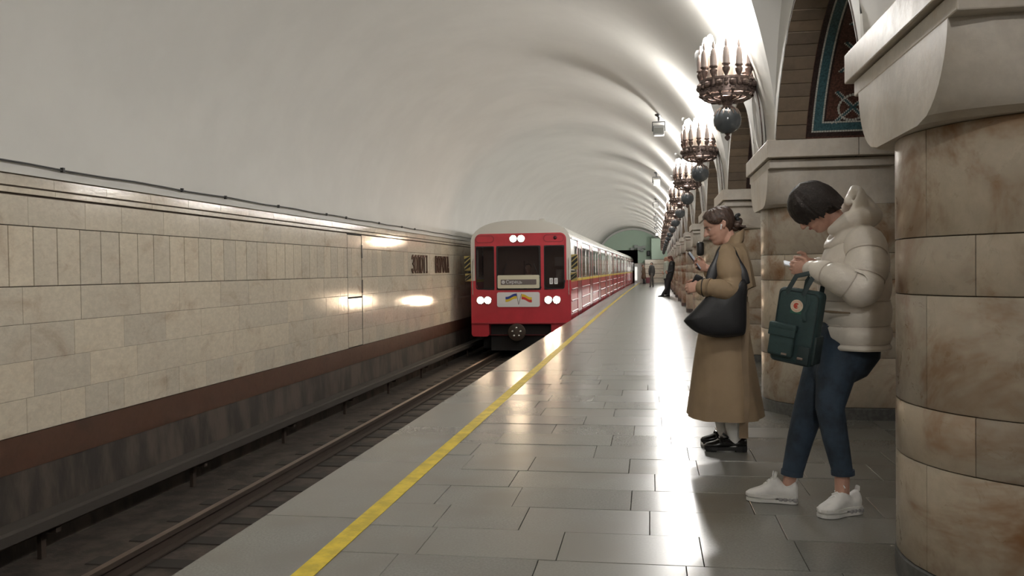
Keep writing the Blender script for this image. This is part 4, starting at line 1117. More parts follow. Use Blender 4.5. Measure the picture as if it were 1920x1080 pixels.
# socks and loafers
def loafer(heel, toe, nm='loafer'):
    prof = [(0, .45, .085), (.05, .72, .098), (.18, .86, .092), (.32, .84, .082), (.46, .86, .092), (.6, .98, .086), (.75, 1.0, .070), (.88, .86, .060), (.96, .55, .052), (1.0, .12, .040)]
    rr, d, s, L = shoe_rings(heel, toe, .050, prof, 16, .03)
    m = MB().loft(rr); sh = m.obj(nm, MT['shoe_black'], W1, smooth=True, ang=60)
    m, loop, d, s, L = sole(heel, toe, .052, .012, .036); m.obj('sole', MT['rubber'], sh)
    h = Vector(heel); hp = [h+d*(t*L)+s*(w*.046) for t, w in ((.0, -.5), (.02, -.8), (.12, -.95), (.27, -.95), (.27, .95), (.12, .95), (.02, .8), (0, .5))]
    m = MB(); m.loft([[p+Vector((0, 0, z)) for p in hp] for z in (0, .04)]); m.obj('heel', MT['rubber'], sh)
    m = MB(); fp = [h+d*(t*L)+s*(w*.05) for t, w in ((.72, -.75), (.84, -.8), (.95, -.45), (.97, 0), (.95, .45), (.84, .8), (.72, .75))]
    m.loft([[p+Vector((0, 0, z)) for p in fp] for z in (0.0, .014)]); m.obj('tread', MT['rubber'], sh)
    m = MB()
    for a in (-1, 1): pass
    c0 = h+d*(.60*L)
    m.tube([c0+s*.046+Vector((0, 0, .062)), c0+s*.02+Vector((0, 0, .094)), c0-s*.02+Vector((0, 0, .094)), c0-s*.046+Vector((0, 0, .062))], [(.014, .006)]*4, 8, ref=(0, 0, 1)); m.obj('strap', MT['shoe_black'], sh, smooth=True)
    c1 = h+d*(.50*L)
    m = MB(); m.bevbox(c1+Vector((0, 0, .108)), (.05, .045, .012), .004, 2, Matrix.Rotation(math.atan2(d.y, d.x), 3, 'Z') @ Matrix.Rotation(-.6, 3, 'Y')); m.obj('tongue', MT['shoe_black'], sh, smooth=True)
zh = Wp(1400, 848, -.085); zt = Wp(1320, 845, -.085)
loafer((zh.x, WY-.085, 0), (zt.x, WY-.10, 0))
zh = Wp(1388, 834, .14); zt = Wp(1313, 832, .14)
loafer((zh.x, WY+.14, 0), (zt.x, WY+.10, 0))
for dy, x0, g in ((-.085, 1376, 0), (.10, 1355, -13)):
    m = MB(); m.tube([Wp(x0-3, 770+g, dy), Wp(x0-1, 800+g, dy), Wp(x0+2, 822+g, dy), Wp(x0+1, 834+g, dy), Wp(x0-14, 842+g, dy), Wp(x0-34, 844+g, dy)], [.056, .052, .046, .044, .038, .030], 16, ref=(0, 1, 0))
    m.obj('sock', MT['sock'], W1, smooth=True, ang=60)
# her phone and bag are things of their own
m = MB()
pa, pb = Wp(1291, 473, .0), Wp(1314, 505, .0); ax = (pb-pa).normalized(); nn = Vector((-ax.z, -.25, ax.x)).normalized(); sd = ax.cross(nn).normalized()
R3 = Matrix((ax, sd, nn)).transposed()
m.bevbox((pa+pb)/2, ((pb-pa).length, .072, .009), .004, 3, R3)
ph = m.obj('phone', MT['phone'], smooth=True, loc=(pa+pb)/2); tag(ph, 'dark phone held up by the woman in the trench coat', 'phone')
m = MB(); m.bevbox((pa+pb)/2+nn*.005, ((pb-pa).length*.93, .066, .001), .0004, 1, R3); m.obj('screen', emis('dim phone screen', (.25, .28, .32), .3), ph)
m = MB(); m.bevbox((0, 0, 0), (.055, .03, .075), .008, 3); wl_ = m.obj('wallet', MT['leather'], smooth=True, loc=(0, 0, 0)); wl_.location = Wp(1307, 526, -.22); wl_.rotation_euler = (.2, .5, 0); tag(wl_, 'small black case held in the near hand of the woman in the trench coat', 'case')
bag = thing('shoulder_bag', 'large slouchy black leather bag hanging from the woman in the trench coat', 'bag', Wp(1345, 620, -.25))
def pillow(outline, cen, dy, th, steps=((1, 0), (.97, .45), (.9, .72), (.72, .93), (.4, 1), (.02, 1))):
    rg1 = []
    for sgn in (1, -1):
        st = steps[::-1] if sgn > 0 else steps[0:]
        for k, q in st: rg1.append([Wp(cen[0]+(x-cen[0])*k, cen[1]+(y-cen[1])*k, dy-sgn*th*q) for x, y in outline])
    return MB().loft(rg1)
ol = [(1343, 528), (1337, 540), (1322, 558), (1302, 580), (1284, 598), (1284, 605), (1302, 621), (1322, 629), (1345, 633), (1370, 632), (1394, 628), (1399, 615), (1400, 590), (1400, 560), (1401, 535), (1396, 522), (1384, 528), (1370, 540), (1356, 540)]
ol = [tuple(p) for p in spl(ol+[ol[0]], 56)][:-1]
bb_ = pillow(ol, (1348, 590), -.265, .062).obj('bag_body', MT['leather'], bag, smooth=True, ang=0)
m = MB(); rs = spl([(*Wp(*p), r) for p, r in (((1330, 530, -.265), .03), ((1337, 508, -.25), .034), ((1343, 488, -.225), .02), ((1351, 468, -.19), .018), ((1361, 460, -.15), .018), ((1372, 466, -.185), .018), ((1382, 488, -.235), .022), ((1391, 510, -.27), .034), ((1396, 532, -.275), .036))], 40)
m.tube([Vector(r[:3]) for r in rs], [(r[3], .008) for r in rs], 10, ref=(0, 1, 0)); m.obj('strap', MT['leather'], bag, smooth=True, ang=60)
# ======================= person in the cream puffer jacket
QY = 4.57
def Qp(px, py, dy=0.): return at(px, py, QY+dy)
Q1 = thing('person', 'person with short dark hair in a cream puffer jacket and jeans, head bent', 'person', (Qp(1550, 800).x, QY, 0))
hq = Head(Qp(1541, 437), (-1, -.10, 0), radians(50), .228)
m = MB(); hq.mesh(m)
m.tube([Qp(1600, 450), Qp(1583, 432), hq.p(.3, -.035)], [.06, .052, .05], 12)
m.tube([Qp(1605, 455), Qp(1602, 540), Qp(1590, 640), Qp(1574, 665)], [(.10, .15), (.11, .14), (.11, .13), (.09, .10)], 14, ref=(0, 1, 0))
SHN, SHF = -.12, .08                                        # dy of the near and far legs
m.tube([Qp(1580, 660, -.08), Qp(1558, 770, SHN), Qp(1579, 885, SHN), Qp(1579, 925, SHN)], [.06, .05, .038, .036], 12)
m.tube([Qp(1560, 660, SHF), Qp(1517, 775, SHF), Qp(1484, 888, SHF), Qp(1478, 918, SHF)], [.06, .05, .038, .036], 12)
for x, dy, tx, d2 in ((1579, SHN, 1562, -.14), (1478, SHF, 1448, .10)): m.tube([Qp(x, 920, dy), Qp(tx, 954, d2)], [.030, .020], 10)
m.tube([Qp(1615, 460, -.18), Qp(1625, 545, -.27), Qp(1570, 520, -.26), Qp(1523, 506, -.12)], [.055, .05, .04, .028], 10)
m.tube([Qp(1590, 465, .18), Qp(1585, 535, .25), Qp(1550, 512, .16), Qp(1521, 495, .05)], [.055, .05, .04, .028], 10)
hand(m, Qp(1523, 506, -.12), (-.85, .42, .12), (.1, -.9, .15), .62, (-.25, .1, 1), .98, thumb=.8)
hand(m, Qp(1521, 494, .05), (-.9, -.35, .05), (.1, .7, .5), .75, (-.3, -.1, 1), .98, thumb=.8)
qb = m.obj('body', MT['skin'], Q1); remesh(qb, .0042, 3)
hq.face(Q1)
m = MB()
m.ball(hq.p(.68, -.012), (1, 1, 1), 20, Matrix((hq.f*.112, hq.s*.098, hq.u*.092)).transposed(), 14)
m.ball(hq.p(.50, -.050), (1, 1, 1), 20, Matrix((hq.f*.082, hq.s*.098, hq.u*.105)).transposed(), 14)
def bob(u, rd):
    a = 2*pi*u+rd.uniform(-.05, .05); cx, sx = cos(a), sin(a); pts = []
    low = .42 if cx > .55 else (.30 if cx > -.3 else .12)
    low += rd.uniform(-.05, .04)
    for q in range(7):
        t = q/6; h = 1.09-(1.09-low)*t**1.7; rr = sin(min(1, t*1.25)*pi/2)
        pts.append(hq.p(h, -.012+(.112 if cx > 0 else .106)*cx*rr+rd.uniform(-.002, .002), .099*sx*rr))
    return pts
hair_locks(m, hq, 70, None, bob, .013, 5)
qh = m.obj('hair', MT['hair_black'], Q1); remesh(qh, .0045, 2)
# jacket: quilted torso
rows = [(432, 1562, 1634, .13), (440, 1556, 1644, .165), (452, 1552, 1653, .20), (470, 1546, 1661, .225), (500, 1538, 1667, .235), (540, 1535, 1669, .24), (580, 1536, 1669, .24), (620, 1540, 1669, .24), (645, 1541, 1668, .24), (652, 1543, 1667, .235)]
seams = [455, 508, 561, 608, 641]
def bulge(py):
    e = [430]+seams+[656]
    for a, b in zip(e, e[1:]):
        if a <= py <= b: return abs(sin(pi*(py-a)/(b-a)))**.6
    return 0
rings = []; N = 96
for py, l, r, b in spl(rows, 90):
    L_, R_ = Qp(l, py), Qp(r, py); c = (L_+R_)/2; a = (R_-L_).length/2; q = bulge(py)
    rd = lambda t, q=q, py=py: (.915+.085*q)*(1+.007*sin(11*t+py*.05)+.005*sin(17*t+py*.11+1))
    rings.append(ell(c, a, b, N, rd))
hem = rings[-1]; c = sum(hem, Vector())/N
rings += [[c+(p-c)*.95 for p in hem], [c+(p-c)*.88+Vector((0, 0, .08)) for p in hem]]
jk = MB().loft(rings).obj('puffer_jacket', MT['puffer'], Q1, smooth=True, ang=70)
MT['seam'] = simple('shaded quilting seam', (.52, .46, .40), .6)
m = MB()
for sy in seams:
    py, l, r, b = min(spl(rows, 90), key=lambda q: abs(q[0]-sy)); L_, R_ = Qp(l, py), Qp(r, py); c = (L_+R_)/2; a = (R_-L_).length/2; q = bulge(py)
    rd = lambda t, q=q, py=py: (.915+.085*q)*(1+.007*sin(11*t+py*.05)+.005*sin(17*t+py*.11+1))
    lp = ell(c, a+.0015, b+.0015, N, rd); m.tube(lp+lp[:1], .0032, 5)
m.obj('seams', MT['seam'], jk, smooth=True)
def psleeve(pts, rad, nseg, sd=1):
    rs = spl([(*p, r) for p, r in zip(pts, rad)], 72); P = [Vector(r[:3]) for r in rs]; R = []
    for i, r in enumerate(rs):
        t = i/71*nseg; q = abs(sin(pi*(t % 1)))**.6; R.append(r[3]*(.83+.17*q))
    m = MB(); n = 30; rings = []; u = Vector((0, 1, 0))
    m.tube(P, R, n, ref=(0, 1, 0))
    k = random.Random(sd)
    for i, v in enumerate(m.v): m.v[i] = v+Vector((k.uniform(-1, 1), k.uniform(-1, 1), k.uniform(-1, 1)))*.0012
    s = m.obj('sleeve', MT['puffer'], jk, smooth=True, ang=70)
    m = MB()
    for j in range(1, nseg):
        i = round(71*j/nseg); T = (P[i+1]-P[i-1]).normalized(); w = T.cross(Vector((0, 1, 0))).normalized(); v = w.cross(T)
        r = R[i]*1.0+.0015
        m.tube([P[i]+w*(r*cos(2*pi*q/36))+v*(r*sin(2*pi*q/36)) for q in range(37)], .0032, 5)
    m.obj('seams', MT['seam'], s, smooth=True)
    return s, P
s1, PP = psleeve([Qp(1616, 446, -.13), Qp(1624, 472, -.20), Qp(1623, 510, -.25), Qp(1612, 538, -.285), Qp(1580, 525, -.28), Qp(1548, 513, -.21), Qp(1527, 506, -.14)], [.09, .104, .104, .098, .078, .066, .048], 5)
psleeve([Qp(1590, 448, .14), Qp(1580, 480, .20), Qp(1572, 515, .22), Qp(1552, 510, .17), Qp(1532, 499, .09)], [.085, .095, .09, .072, .052], 5, 2)
m = MB(); m.tube([Qp(1527, 506, -.14), Qp(1521, 505, -.122)], [.047, .044], 20, ref=(0, 1, 0)); m.obj('cuff', MT['puffer'], s1, smooth=True)
# hood: thick collar climbing from the neck, standing up behind the head
m = MB()
hr_ = [  # centre px,py ; half-length along the opening ; half width in y ; tilt direction of the ring plane
    (1598, 446, .150, .165, -.55), (1590, 436, .155, .165, -.62), (1588, 424, .160, .160, -.72), (1588, 412, .160, .152, -.85), (1588, 402, .158, .145, -.98), (1586, 394, .152, .140, -1.06), (1583, 391, .143, .130, -1.08), (1585, 398, .132, .120, -1.05), (1592, 412, .115, .11, -.9)]
rg_ = []
for px, py, a, b, tl in hr_:
    c = Qp(px, py); ax = Vector((cos(tl), 0, -sin(tl)))     # long axis of the ring: down-front to up-back
    rg_.append([c+ax*(a*.0+a*cos(2*pi*k/48)*(1-.10*cos(2*pi*k/48)**2))+Vector((0, b*sin(2*pi*k/48), 0)) for k in range(48)])
m.loft(rg_)
m.tube([Qp(1560, 432, -.09), Qp(1590, 412, -.145), Qp(1618, 408, -.13), Qp(1634, 406, -.05), Qp(1636, 404, .05), Qp(1618, 408, .13), Qp(1590, 412, .145)], [.025, .042, .05, .05, .05, .05, .04], 14)
m.tube([Qp(1590, 378, -.10), Qp(1600, 361, -.05), Qp(1603, 356, 0), Qp(1600, 361, .05), Qp(1590, 378, .10)], [.022, .026, .027, .026, .022], 12)
m.tube([Qp(1610, 372, -.05), Qp(1630, 392, -.06), Qp(1641, 402, 0), Qp(1630, 392, .06), Qp(1610, 372, .05)], [.036, .038, .038, .038, .036], 12)
m.tube([Qp(1605, 366, 0), Qp(1622, 378, 0), Qp(1640, 398, 0)], [(.05, .03), (.055, .032), (.05, .03)], 12, ref=(1, 0, 1))
m.tube([Qp(1612, 376, -.055), Qp(1626, 384, -.05), Qp(1644, 402, -.03)], [.018, .024, .018], 10)
ho = m.obj('hood', MT['puffer'], jk); remesh(ho, .006, 5)
m = MB(); rs = [Qp(x, y, d_) for x, y, d_ in ((1541, 583, -.14), (1560, 585, -.195), (1593, 587, -.242))]; m.tube(rs, [.004, .007, .004], 8); m.obj('pocket_welt', MT['trench_dark'], jk, smooth=True)
# jeans
m = MB()
m.tube([Qp(1592, 628), Qp(1588, 652), Qp(1574, 680), Qp(1562, 700)], [(.155, .17), (.165, .175), (.145, .165), (.10, .14)], 20, ref=(0, 1, 0))
m.tube([Qp(1586, 650, -.075), Qp(1566, 705, -.09), Qp(1556, 765, SHN+.01), Qp(1567, 825, SHN), Qp(1580, 886, SHN)], [(.105, .10), (.094, .092), (.07, .078), (.062, .068), (.050, .052)], 20, ref=(0, 1, 0), cap='flat')
m.tube([Qp(1570, 650, .075), Qp(1540, 700, .08), Qp(1517, 765, SHF-.01), Qp(1500, 825, SHF), Qp(1485.5, 886, SHF)], [(.105, .10), (.098, .092), (.078, .078), (.066, .068), (.054, .052)], 20, ref=(0, 1, 0), cap='flat')
je = m.obj('jeans', MT['denim'], Q1); remesh(je, .0065, 3)
for p, q_ in ((Qp(1485.5, 882, SHF), Qp(1484.5, 891, SHF)), (Qp(1580, 881, SHN), Qp(1580.5, 890, SHN))):
    m = MB(); m.tube([p, q_], [.0565, .0565], 24, ref=(0, 1, 0), cap='flat'); m.obj('trouser_cuff', MT['denim'], je, smooth=True)
# sneakers
def sneaker(heel, toe):
    prof = [(0, .50, .085), (.04, .72, .118), (.14, .80, .108), (.26, .78, .098), (.38, .80, .130), (.46, .82, .132), (.56, .90, .110), (.7, 1.0, .082), (.84, .93, .066), (.94, .66, .055), (1.0, .18, .042)]
    rr, d, s, L = shoe_rings(heel, toe, .049, prof, 18, .026)
    sh = MB().loft(rr).obj('sneaker', MT['sneaker'], Q1, smooth=True, ang=60)
    m, loop, d, s, L = sole(heel, toe, .051, .004, .020); m.obj('sole', MT['sneaker_sole'], sh)
    m, loop, *_ = sole(heel, toe, .0525, .030, .044, over=1.03); m.obj('midsole', MT['sneaker_sole'], sh)
    h = Vector(heel)
    m = MB(); m.tube([h+d*(.46*L)+Vector((0, 0, .027)), h+d*(.7*L)+Vector((0, 0, .027)), h+d*(.9*L)+Vector((0, 0, .027))], [(.046, .018), (.053, .018), (.036, .016)], 12, ref=(0, 0, 1)); m.obj('forefoot_sole', MT['sneaker_sole'], sh, smooth=True)
    m = MB()
    for t in (.05, .14, .23, .32):
        for q in (-1, 1): m.lathe([(.012, .016), (.0135, .02), (.0135, .03), (.012, .034)], h+d*(t*L)+s*(.034*q), 10)
    m.obj('shock_columns', simple('grey rubber', (.32, .31, .31), .5), sh, smooth=True, label='grey springy heel columns')
    m = MB()
    for k in range(5):
        t = .48+.065*k; zt = .128-.0125*k-.0015*k*k; w = .020+.0015*k; c0 = h+d*(t*L)
        m.tube([c0+s*w+Vector((0, 0, zt-.010)), c0+Vector((0, 0, zt+.004)), c0-s*w+d*.012+Vector((0, 0, zt-.010))], .0035, 6)
    c0 = h+d*(.47*L)+Vector((0, 0, .138))
    for q in (-1, 1): m.tube([c0, c0+s*.02*q+Vector((0, 0, .02)), c0+s*.034*q+Vector((0, 0, .006))], .003, 6)
    m.obj('laces', MT['white'], sh, smooth=True)
    m = MB(); m.bevbox(h+d*(.43*L)+Vector((0, 0, .138)), (.016, .05, .04), .005, 2, Matrix.Rotation(math.atan2(d.y, d.x), 3, 'Z') @ Matrix.Rotation(-.25, 3, 'Y')); m.obj('tongue', MT['sneaker'], sh, smooth=True)
    m = MB(); rr2 = [rr[i] for i in (1, 3, 5, 7)]; m.tube([h+d*(.03*L)+Vector((0, 0, .115)), h+d*(.012*L)+Vector((0, 0, .135))], [(.018, .006), (.015, .004)], 8, ref=d); m.obj('heel_tab', MT['sneaker'], sh, smooth=True)
p = Qp(1497, 945, .05); q_ = Qp(1398, 938, .12); sneaker((p.x, QY+.06, 0), (q_.x, QY+.11, 0))
p = Qp(1608, 960, -.06); q_ = Qp(1533, 962, -.16); sneaker((p.x, QY-.075, 0), (q_.x, QY-.20, 0))
m = MB(); pa, pb = Qp(1474, 494, -.03), Qp(1506, 502, -.03); ax = (pb-pa).normalized(); nn = Vector((-ax.z, -.3, ax.x)).normalized(); sd = ax.cross(nn).normalized(); R3 = Matrix((ax, sd, nn)).transposed()
m.bevbox((pa+pb)/2, ((pb-pa).length*1.3, .074, .009), .004, 3, R3); ph = m.obj('phone', MT['phone_white'], smooth=True, loc=(pa+pb)/2); tag(ph, 'pale phone held flat by the person in the cream puffer jacket', 'phone')
m = MB(); m.bevbox((pa+pb)/2+nn*.005, ((pb-pa).length*1.2, .068, .001), .0004, 1, R3); m.obj('screen', emis('lit phone screen', (.6, .65, .7), .5), ph)
# ======================= backpack held by its handles
PKC = Qp(1496, 612, -.16)
pk = thing('backpack', 'dark green square backpack with a round cream and red badge, held by its handles', 'backpack', PKC, local=True)
pk.matrix_world = Matrix.Translation(PKC) @ Matrix.Rotation(radians(-30), 4, 'Z') @ Matrix.Rotation(radians(9), 4, 'Y')
PW, PD, PH = .218, .10, .375
m = MB(); m.bevbox((0, 0, 0), (PW, PD, PH), .028, 4); m.obj('pack_body', MT['pack'], pk, smooth=True, local=True, ang=60)
yf = -PD/2
m = MB()
m.tube([(x, yf+.004, z) for x, z in rrect(-PW/2+.012, PW/2-.012, -PH/2+.012, PH/2-.012, .03)]+[(PW/2-.012, yf+.004, PH/2-.042)], .0045, 6); m.tube([(x, -yf-.004, z) for x, z in rrect(-PW/2+.012, PW/2-.012, -PH/2+.012, PH/2-.012, .03)], .0045, 6)
m.obj('piping', MT['pack_dark'], pk, smooth=True, local=True)
m = MB(); m.bevbox((-.045, yf-.014, -.075), (.128, .036, .155), .014, 3); po = m.obj('front_pocket', MT['pack'], pk, smooth=True, local=True)
m = MB(); m.bevbox((-.045, yf-.020, -.005), (.138, .040, .034), .008, 2); m.bevbox((-.045, yf-.034, -.03), (.136, .010, .045), .004, 2); m.obj('pocket_flap', MT['pack'], po, smooth=True, local=True)
m = MB(); m.bevbox((.066, yf-.004, -.13), (.06, .014, .09), .006, 2); m.obj('side_pocket', MT['pack_dark'], pk, smooth=True, local=True)
m = MB(); m.bevbox((PW/2+.004, 0, -.10), (.014, .10, .14), .006, 2); m.obj('side_sleeve', MT['pack_dark'], pk, smooth=True, local=True)
m = MB()
for x in (-.05, .03):
    m.tube([(x-.012, yf+.01, PH/2-.09), (x-.006, yf, PH/2-.01), (x+.012, -.02, PH/2+.06), (.035+x*.2, 0, PH/2+.085)], [(.012, .003)]*4, 8, ref=(0, 1, 0))
    m.tube([(x+.05, .03, PH/2-.02), (x+.055, .02, PH/2+.04), (.045+x*.2, 0, PH/2+.085)], [(.012, .003)]*3, 8, ref=(0, 1, 0))
m.obj('handles', MT['pack_dark'], pk, smooth=True, local=True)
m = MB(); m.tube([(.045, yf-.004, PH/2-.02), (.055, yf-.006, PH/2-.06), (.035, yf-.006, PH/2-.11), (.05, yf-.006, PH/2-.15)], [(.010, .002)]*4, 8, ref=(0, 1, 0)); m.obj('shoulder_strap', MT['pack'], pk, smooth=True, local=True)
m = MB(); m.tube([(PW/2-.03, -.02, PH/2-.004), (-PW/2+.03, -.02, PH/2-.002)], .004, 6); m.obj('zip', MT['bronze_light'], pk, smooth=True, local=True)
m = MB()
for x, z in ((-.02, -PH/2+.05), (.055, -PH/2+.04)): m.bevbox((x, yf-.03 if x < 0 else yf-.012, z), (.03, .006, .012), .002, 1)
m.obj('zip_pull', MT['bronze_light'], pk, local=True)
bx, bz = -.002, .105
def disc(r, y0, y1, n=36): return MB().loft([[Vector((bx+q*cos(2*pi*k/n), y, bz+q*sin(2*pi*k/n))) for k in range(n)] for q, y in ((r, y0), (r, y1), (.0005, y1))])
bd = disc(.031, yf+.002, yf-.003).obj('badge', simple('cream badge', (.72, .62, .48), .6), pk, local=True)
m = MB(); m.bevbox((bx+.002, yf-.0006, bz-.024), (.062, .002, .03), .001, 1); m.obj('badge_patch', simple('green badge patch', (.03, .12, .08), .6), pk, local=True)
LR = simple('red badge print', (.55, .07, .04), .6)
m = MB()
m.tube([(bx+.011*cos(a)*(1-.05*i/6), yf-.0035, bz+.011*sin(a)) for i, a in enumerate([.9+5.0*i/14 for i in range(15)])], [(.001+.0045*sin(pi*min(1, (i+2)/15)), .0008) for i in range(15)], 8, ref=(0, 1, 0))
m.ball((bx-.001, yf-.0035, bz-.001), (.006, .001, .006), 10, mm=6); m.prism([(bx+.002, bz+.004), (bx+.010, bz+.013), (bx+.004, bz+.012)], yf-.004, yf-.003, XZ)
m.obj('fox_emblem', LR, bd, smooth=True, local=True)
def arc_text(s, r, a0, a1, up):
    for i, ch in enumerate(s):
        if ch == ' ': continue
        a = radians(a0+(a1-a0)*i/(len(s)-1)); me = text_mesh(ch, .0085, .0003, LR, 'letter', 'CENTER')
        rot = a-pi/2 if up else a+pi/2
        for v in me.vertices:
            x, z = v.co.x, v.co.y-.003
            v.co = Vector((bx+r*cos(a)+x*cos(rot)-z*sin(rot), yf-.0034-v.co.z, bz+r*sin(a)+x*sin(rot)+z*cos(rot)))
        link('letter', me, bd)
arc_text('FJÄLLRÄVEN', .0245, 168, 12, True)
arc_text('KÅNKEN', .0245, 228, 312, False)
# ======================= far figures
def far_person(label, Y, px0, feet, joints, cols, hair='short', vox=.014):
    """joints: dict of pixel joints ; cols: top, trousers, shoes, hair"""
    F = lambda p, dy=0.: at(p[0], p[1], Y+dy)
    r = thing('person', label, 'person', (F(px0).x, Y, 0), group='distant passengers')
    J = joints
    hd_ = Head(F(J['chin']), J.get('face', (-1, 0, 0)), radians(J.get('pitch', 10)), .225)
    m = MB(); hd_.mesh(m); m.tube([F(J['neck']), hd_.p(.25, -.02)], [.055, .05], 8)
    for w, e, dy in ((J['wn'], J['en'], -.2), (J['wf'], J['ef'], .2)):
        if w: 
            m.tube([F(e, dy), F(w, dy*.7)], [.04, .03], 8); dd = (F(w, dy*.7)-F(e, dy)).normalized(); hand(m, F(w, dy*.7), dd, (0, -1 if dy < 0 else 1, 0), .5, (-.4, 0, .6), 1.0)
    m.tube([F(J['neck']), F(J['hip'])], [.09, .1], 8)
    for a, k, dy in (('an', 'kn', -.08), ('af', 'kf', .08)): m.tube([F(J['hip'], dy), F(J[k], dy), F(J[a], dy)], [.06, .045, .035], 8)
    b = m.obj('body', MT['skin'], r); remesh(b, .010, 2)
    m = MB(); m.tube([F(J['neck']), (F(J['neck'])+F(J['hip']))/2+Vector(J.get('belly', (0, 0, 0))), F(J['hip'])], [(.13, .19), (.145, .20), (.15, .19)], 14, ref=(0, 1, 0) if abs(Vector(J.get('face', (-1, 0, 0))).x) > .5 else (1, 0, 0))
    for w, e, s_, dy in ((J['wn'], J['en'], J['sn'], -.2), (J['wf'], J['ef'], J['sf'], .2)):
        if w: m.tube([F(s_, dy*.8), F(e, dy), F(w, dy*.7)], [.07, .062, .048], 10)
    if J.get('coat'): m.tube([F(J['hip']), F(J['coat'])], [(.16, .2), (.2, .23)], 14, ref=(0, 1, 0))
    t = m.obj('jacket', cols[0], r); remesh(t, vox, 3)
    m = MB(); m.tube([F(J['hip'])+Vector((0, 0, .08)), F(J['hip'])-Vector((0, 0, .06))], [(.14, .17), (.13, .17)], 12, ref=(0, 1, 0))
    for a, k, dy in (('an', 'kn', -.08), ('af', 'kf', .08)): m.tube([F(J['hip'], dy), F(J[k], dy), F(J[a], dy)+Vector((0, 0, .03))], [.10, .075, .065], 12)
    t = m.obj('trousers', cols[1], r); remesh(t, vox, 2)
    fx = Vector(J.get('face', (-1, 0, 0))).normalized()
    for a, dy in (('an', -.08), ('af', .08)):
        p = F(J[a], dy); h = Vector((p.x, p.y, 0))-fx*.07
        rr, *_ = shoe_rings(h, h+fx*.28, .05, [(0, .5, .08), (.1, .8, .1), (.35, .85, .1), (.6, 1, .07), (.85, .9, .055), (1, .3, .04)], 12, 0.)
        s_ = MB().loft(rr).obj('shoe', cols[2], r, smooth=True)
    m = MB(); m.ball(hd_.p(.7, -.018), (1, 1, 1), 14, Matrix((hd_.f*.105, hd_.s*.09, hd_.u*.085)).transposed(), 10); m.ball(hd_.p(.55, -.045), (1, 1, 1), 14, Matrix((hd_.f*.08, hd_.s*.09, hd_.u*.09)).transposed(), 10)
    if hair == 'long': m.tube([hd_.p(.7, -.06), hd_.p(.3, -.08), hd_.p(-.2, -.08), hd_.p(-.8, -.06)], [(.08, .08), (.085, .06), (.085, .05), (.06, .03)], 10, ref=hd_.f)
    h_ = m.obj('hair', cols[3], r); remesh(h_, .012, 2)
    hd_.face(r)
    return r
BK = simple('black clothing', (.018, .018, .02), .7); GY = simple('grey trousers', (.11, .10, .09), .8); PT = simple('pale top', (.42, .45, .38), .8)
BRN = simple('brown coat', (.12, .075, .045), .8); AUB = simple('auburn hair', (.13, .045, .03), .5); BLD = simple('fair hair', (.40, .24, .15), .5); CHC = simple('charcoal jacket', (.05, .047, .045), .7)
far_person('woman in black clothes with long auburn hair leaning back against a pillar', 38.3, (1256, 540), None,
    dict(chin=(1255, 491), face=(-1, -.1, 0), pitch=25, neck=(1260, 494), hip=(1254.5, 522), sn=(1260, 497), en=(1261, 508), wn=(1253, 511), sf=(1259, 497), ef=(1258, 508), wf=(1252, 509), kn=(1251, 539), an=(1242.5, 553), kf=(1254, 540), af=(1253, 553.5), belly=(.02, 0, 0)), (BK, BK, MT['shoe_black'], AUB), 'long')
far_person('fair haired passenger in a pale top standing beyond the leaning woman in black', 41.5, (1250, 540), None,
    dict(chin=(1247, 491.5), face=(-1, -.2, 0), pitch=15, neck=(1249.5, 494), hip=(1249, 520), sn=(1250, 497), en=(1251, 507), wn=(1246, 511), sf=(1249, 497), ef=(1249, 507), wf=(1245, 509), kn=(1249, 536), an=(1249, 549), kf=(1250, 536), af=(1251, 549.5)), (PT, BK, MT['shoe_black'], BLD))
far_person('man in a dark jacket and grey trousers standing far down the platform', 59, (1222, 530), None,
    dict(chin=(1221.3, 498.6), face=(-.25, -1, 0), pitch=5, neck=(1222, 500), hip=(1222, 515.5), sn=(1218.6, 501.5), en=(1217.2, 509), wn=(1217.8, 515), sf=(1225.6, 501.5), ef=(1227, 509), wf=(1226.4, 515), kn=(1220.2, 526), an=(1219.6, 535.6), kf=(1224, 526), af=(1224.6, 535.6)), (CHC, GY, MT['shoe_black'], MT['hair_black']))
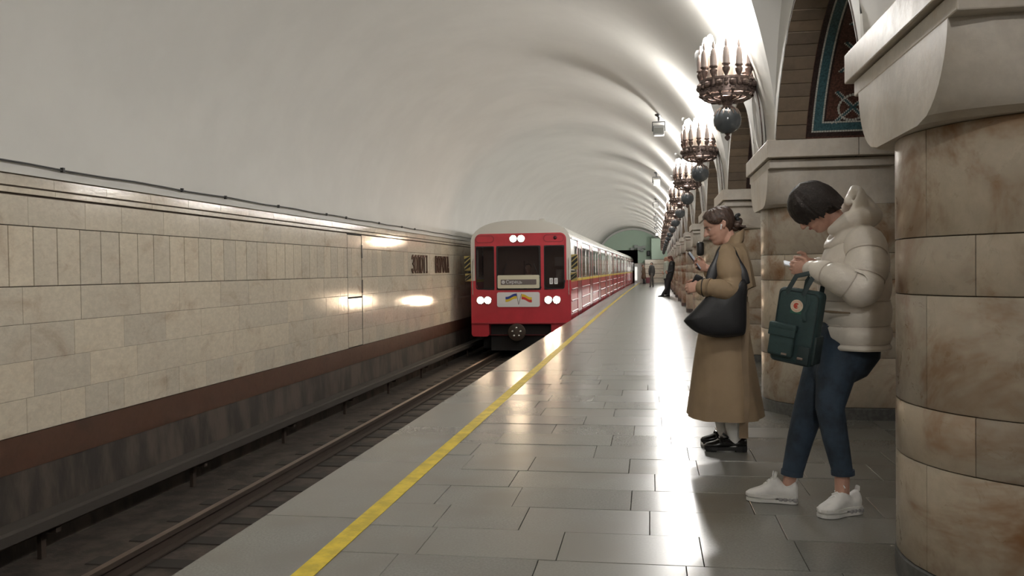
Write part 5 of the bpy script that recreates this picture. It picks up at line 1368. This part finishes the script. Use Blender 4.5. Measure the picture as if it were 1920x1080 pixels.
far_person('passenger in a brown coat standing at the platform end behind the man', 71, (1207, 525), None,
    dict(chin=(1206.6, 501.4), face=(1, -.3, 0), pitch=5, neck=(1207, 503), hip=(1207, 515), sn=(1206, 504), en=(1204, 510), wn=(1206, 514), sf=(1208, 504), ef=(1209, 510), wf=(1210, 514), kn=(1207, 524), an=(1206.6, 530.4), kf=(1208, 524), af=(1208.6, 530.4), coat=(1207, 520)), (BRN, BK, MT['shoe_black'], MT['hair_brown']))
# train driver seated behind the centre windscreen
DR = thing('person', 'train driver in dark clothes seated behind the centre windscreen of the train', 'person', (TX+.08, TY+1.0, .4), local=False)
dh = Head((TX+.085, TY+.80, 1.18), (0, -1, 0), radians(5), .225)
m = MB(); dh.mesh(m); m.tube([(TX+.08, TY+.98, 1.05), dh.p(.25, -.02)], [.06, .05], 10); m.tube([(TX+.08, TY+.98, 1.06), (TX+.08, TY+1.0, .55)], [.12, .14], 10)
for s_ in (-1, 1):
    m.tube([(TX+.08+s_*.19, TY+.98, .98), (TX+.08+s_*.26, TY+.85, .78), (TX+.08+s_*.16, TY+.62, .76)], [.05, .042, .03], 8); hand(m, (TX+.08+s_*.16, TY+.62, .76), (-.2*s_, -1, -.1), (0, 0, 1), .4, (-s_, 0, .1))
b = m.obj('body', MT['skin'], DR); remesh(b, .010, 2); dh.face(DR)
m = MB(); m.tube([(TX+.08, TY+.98, 1.03), (TX+.08, TY+1.0, .50)], [(.20, .11), (.19, .14)], 14, ref=(0, 1, 0))
for s_ in (-1, 1): m.tube([(TX+.08+s_*.18, TY+.98, .99), (TX+.08+s_*.26, TY+.85, .78), (TX+.08+s_*.18, TY+.68, .765)], [.065, .055, .042], 10)
j = m.obj('jacket', CHC, DR); remesh(j, .014, 2)
m = MB(); m.ball(dh.p(.72, -.02), (1, 1, 1), 14, Matrix((dh.f*.1, dh.s*.086, dh.u*.075)).transposed(), 10); m.ball(dh.p(.58, -.05), (1, 1, 1), 14, Matrix((dh.f*.07, dh.s*.085, dh.u*.08)).transposed(), 10)
h_ = m.obj('hair', MT['hair_black'], DR); remesh(h_, .012, 2)
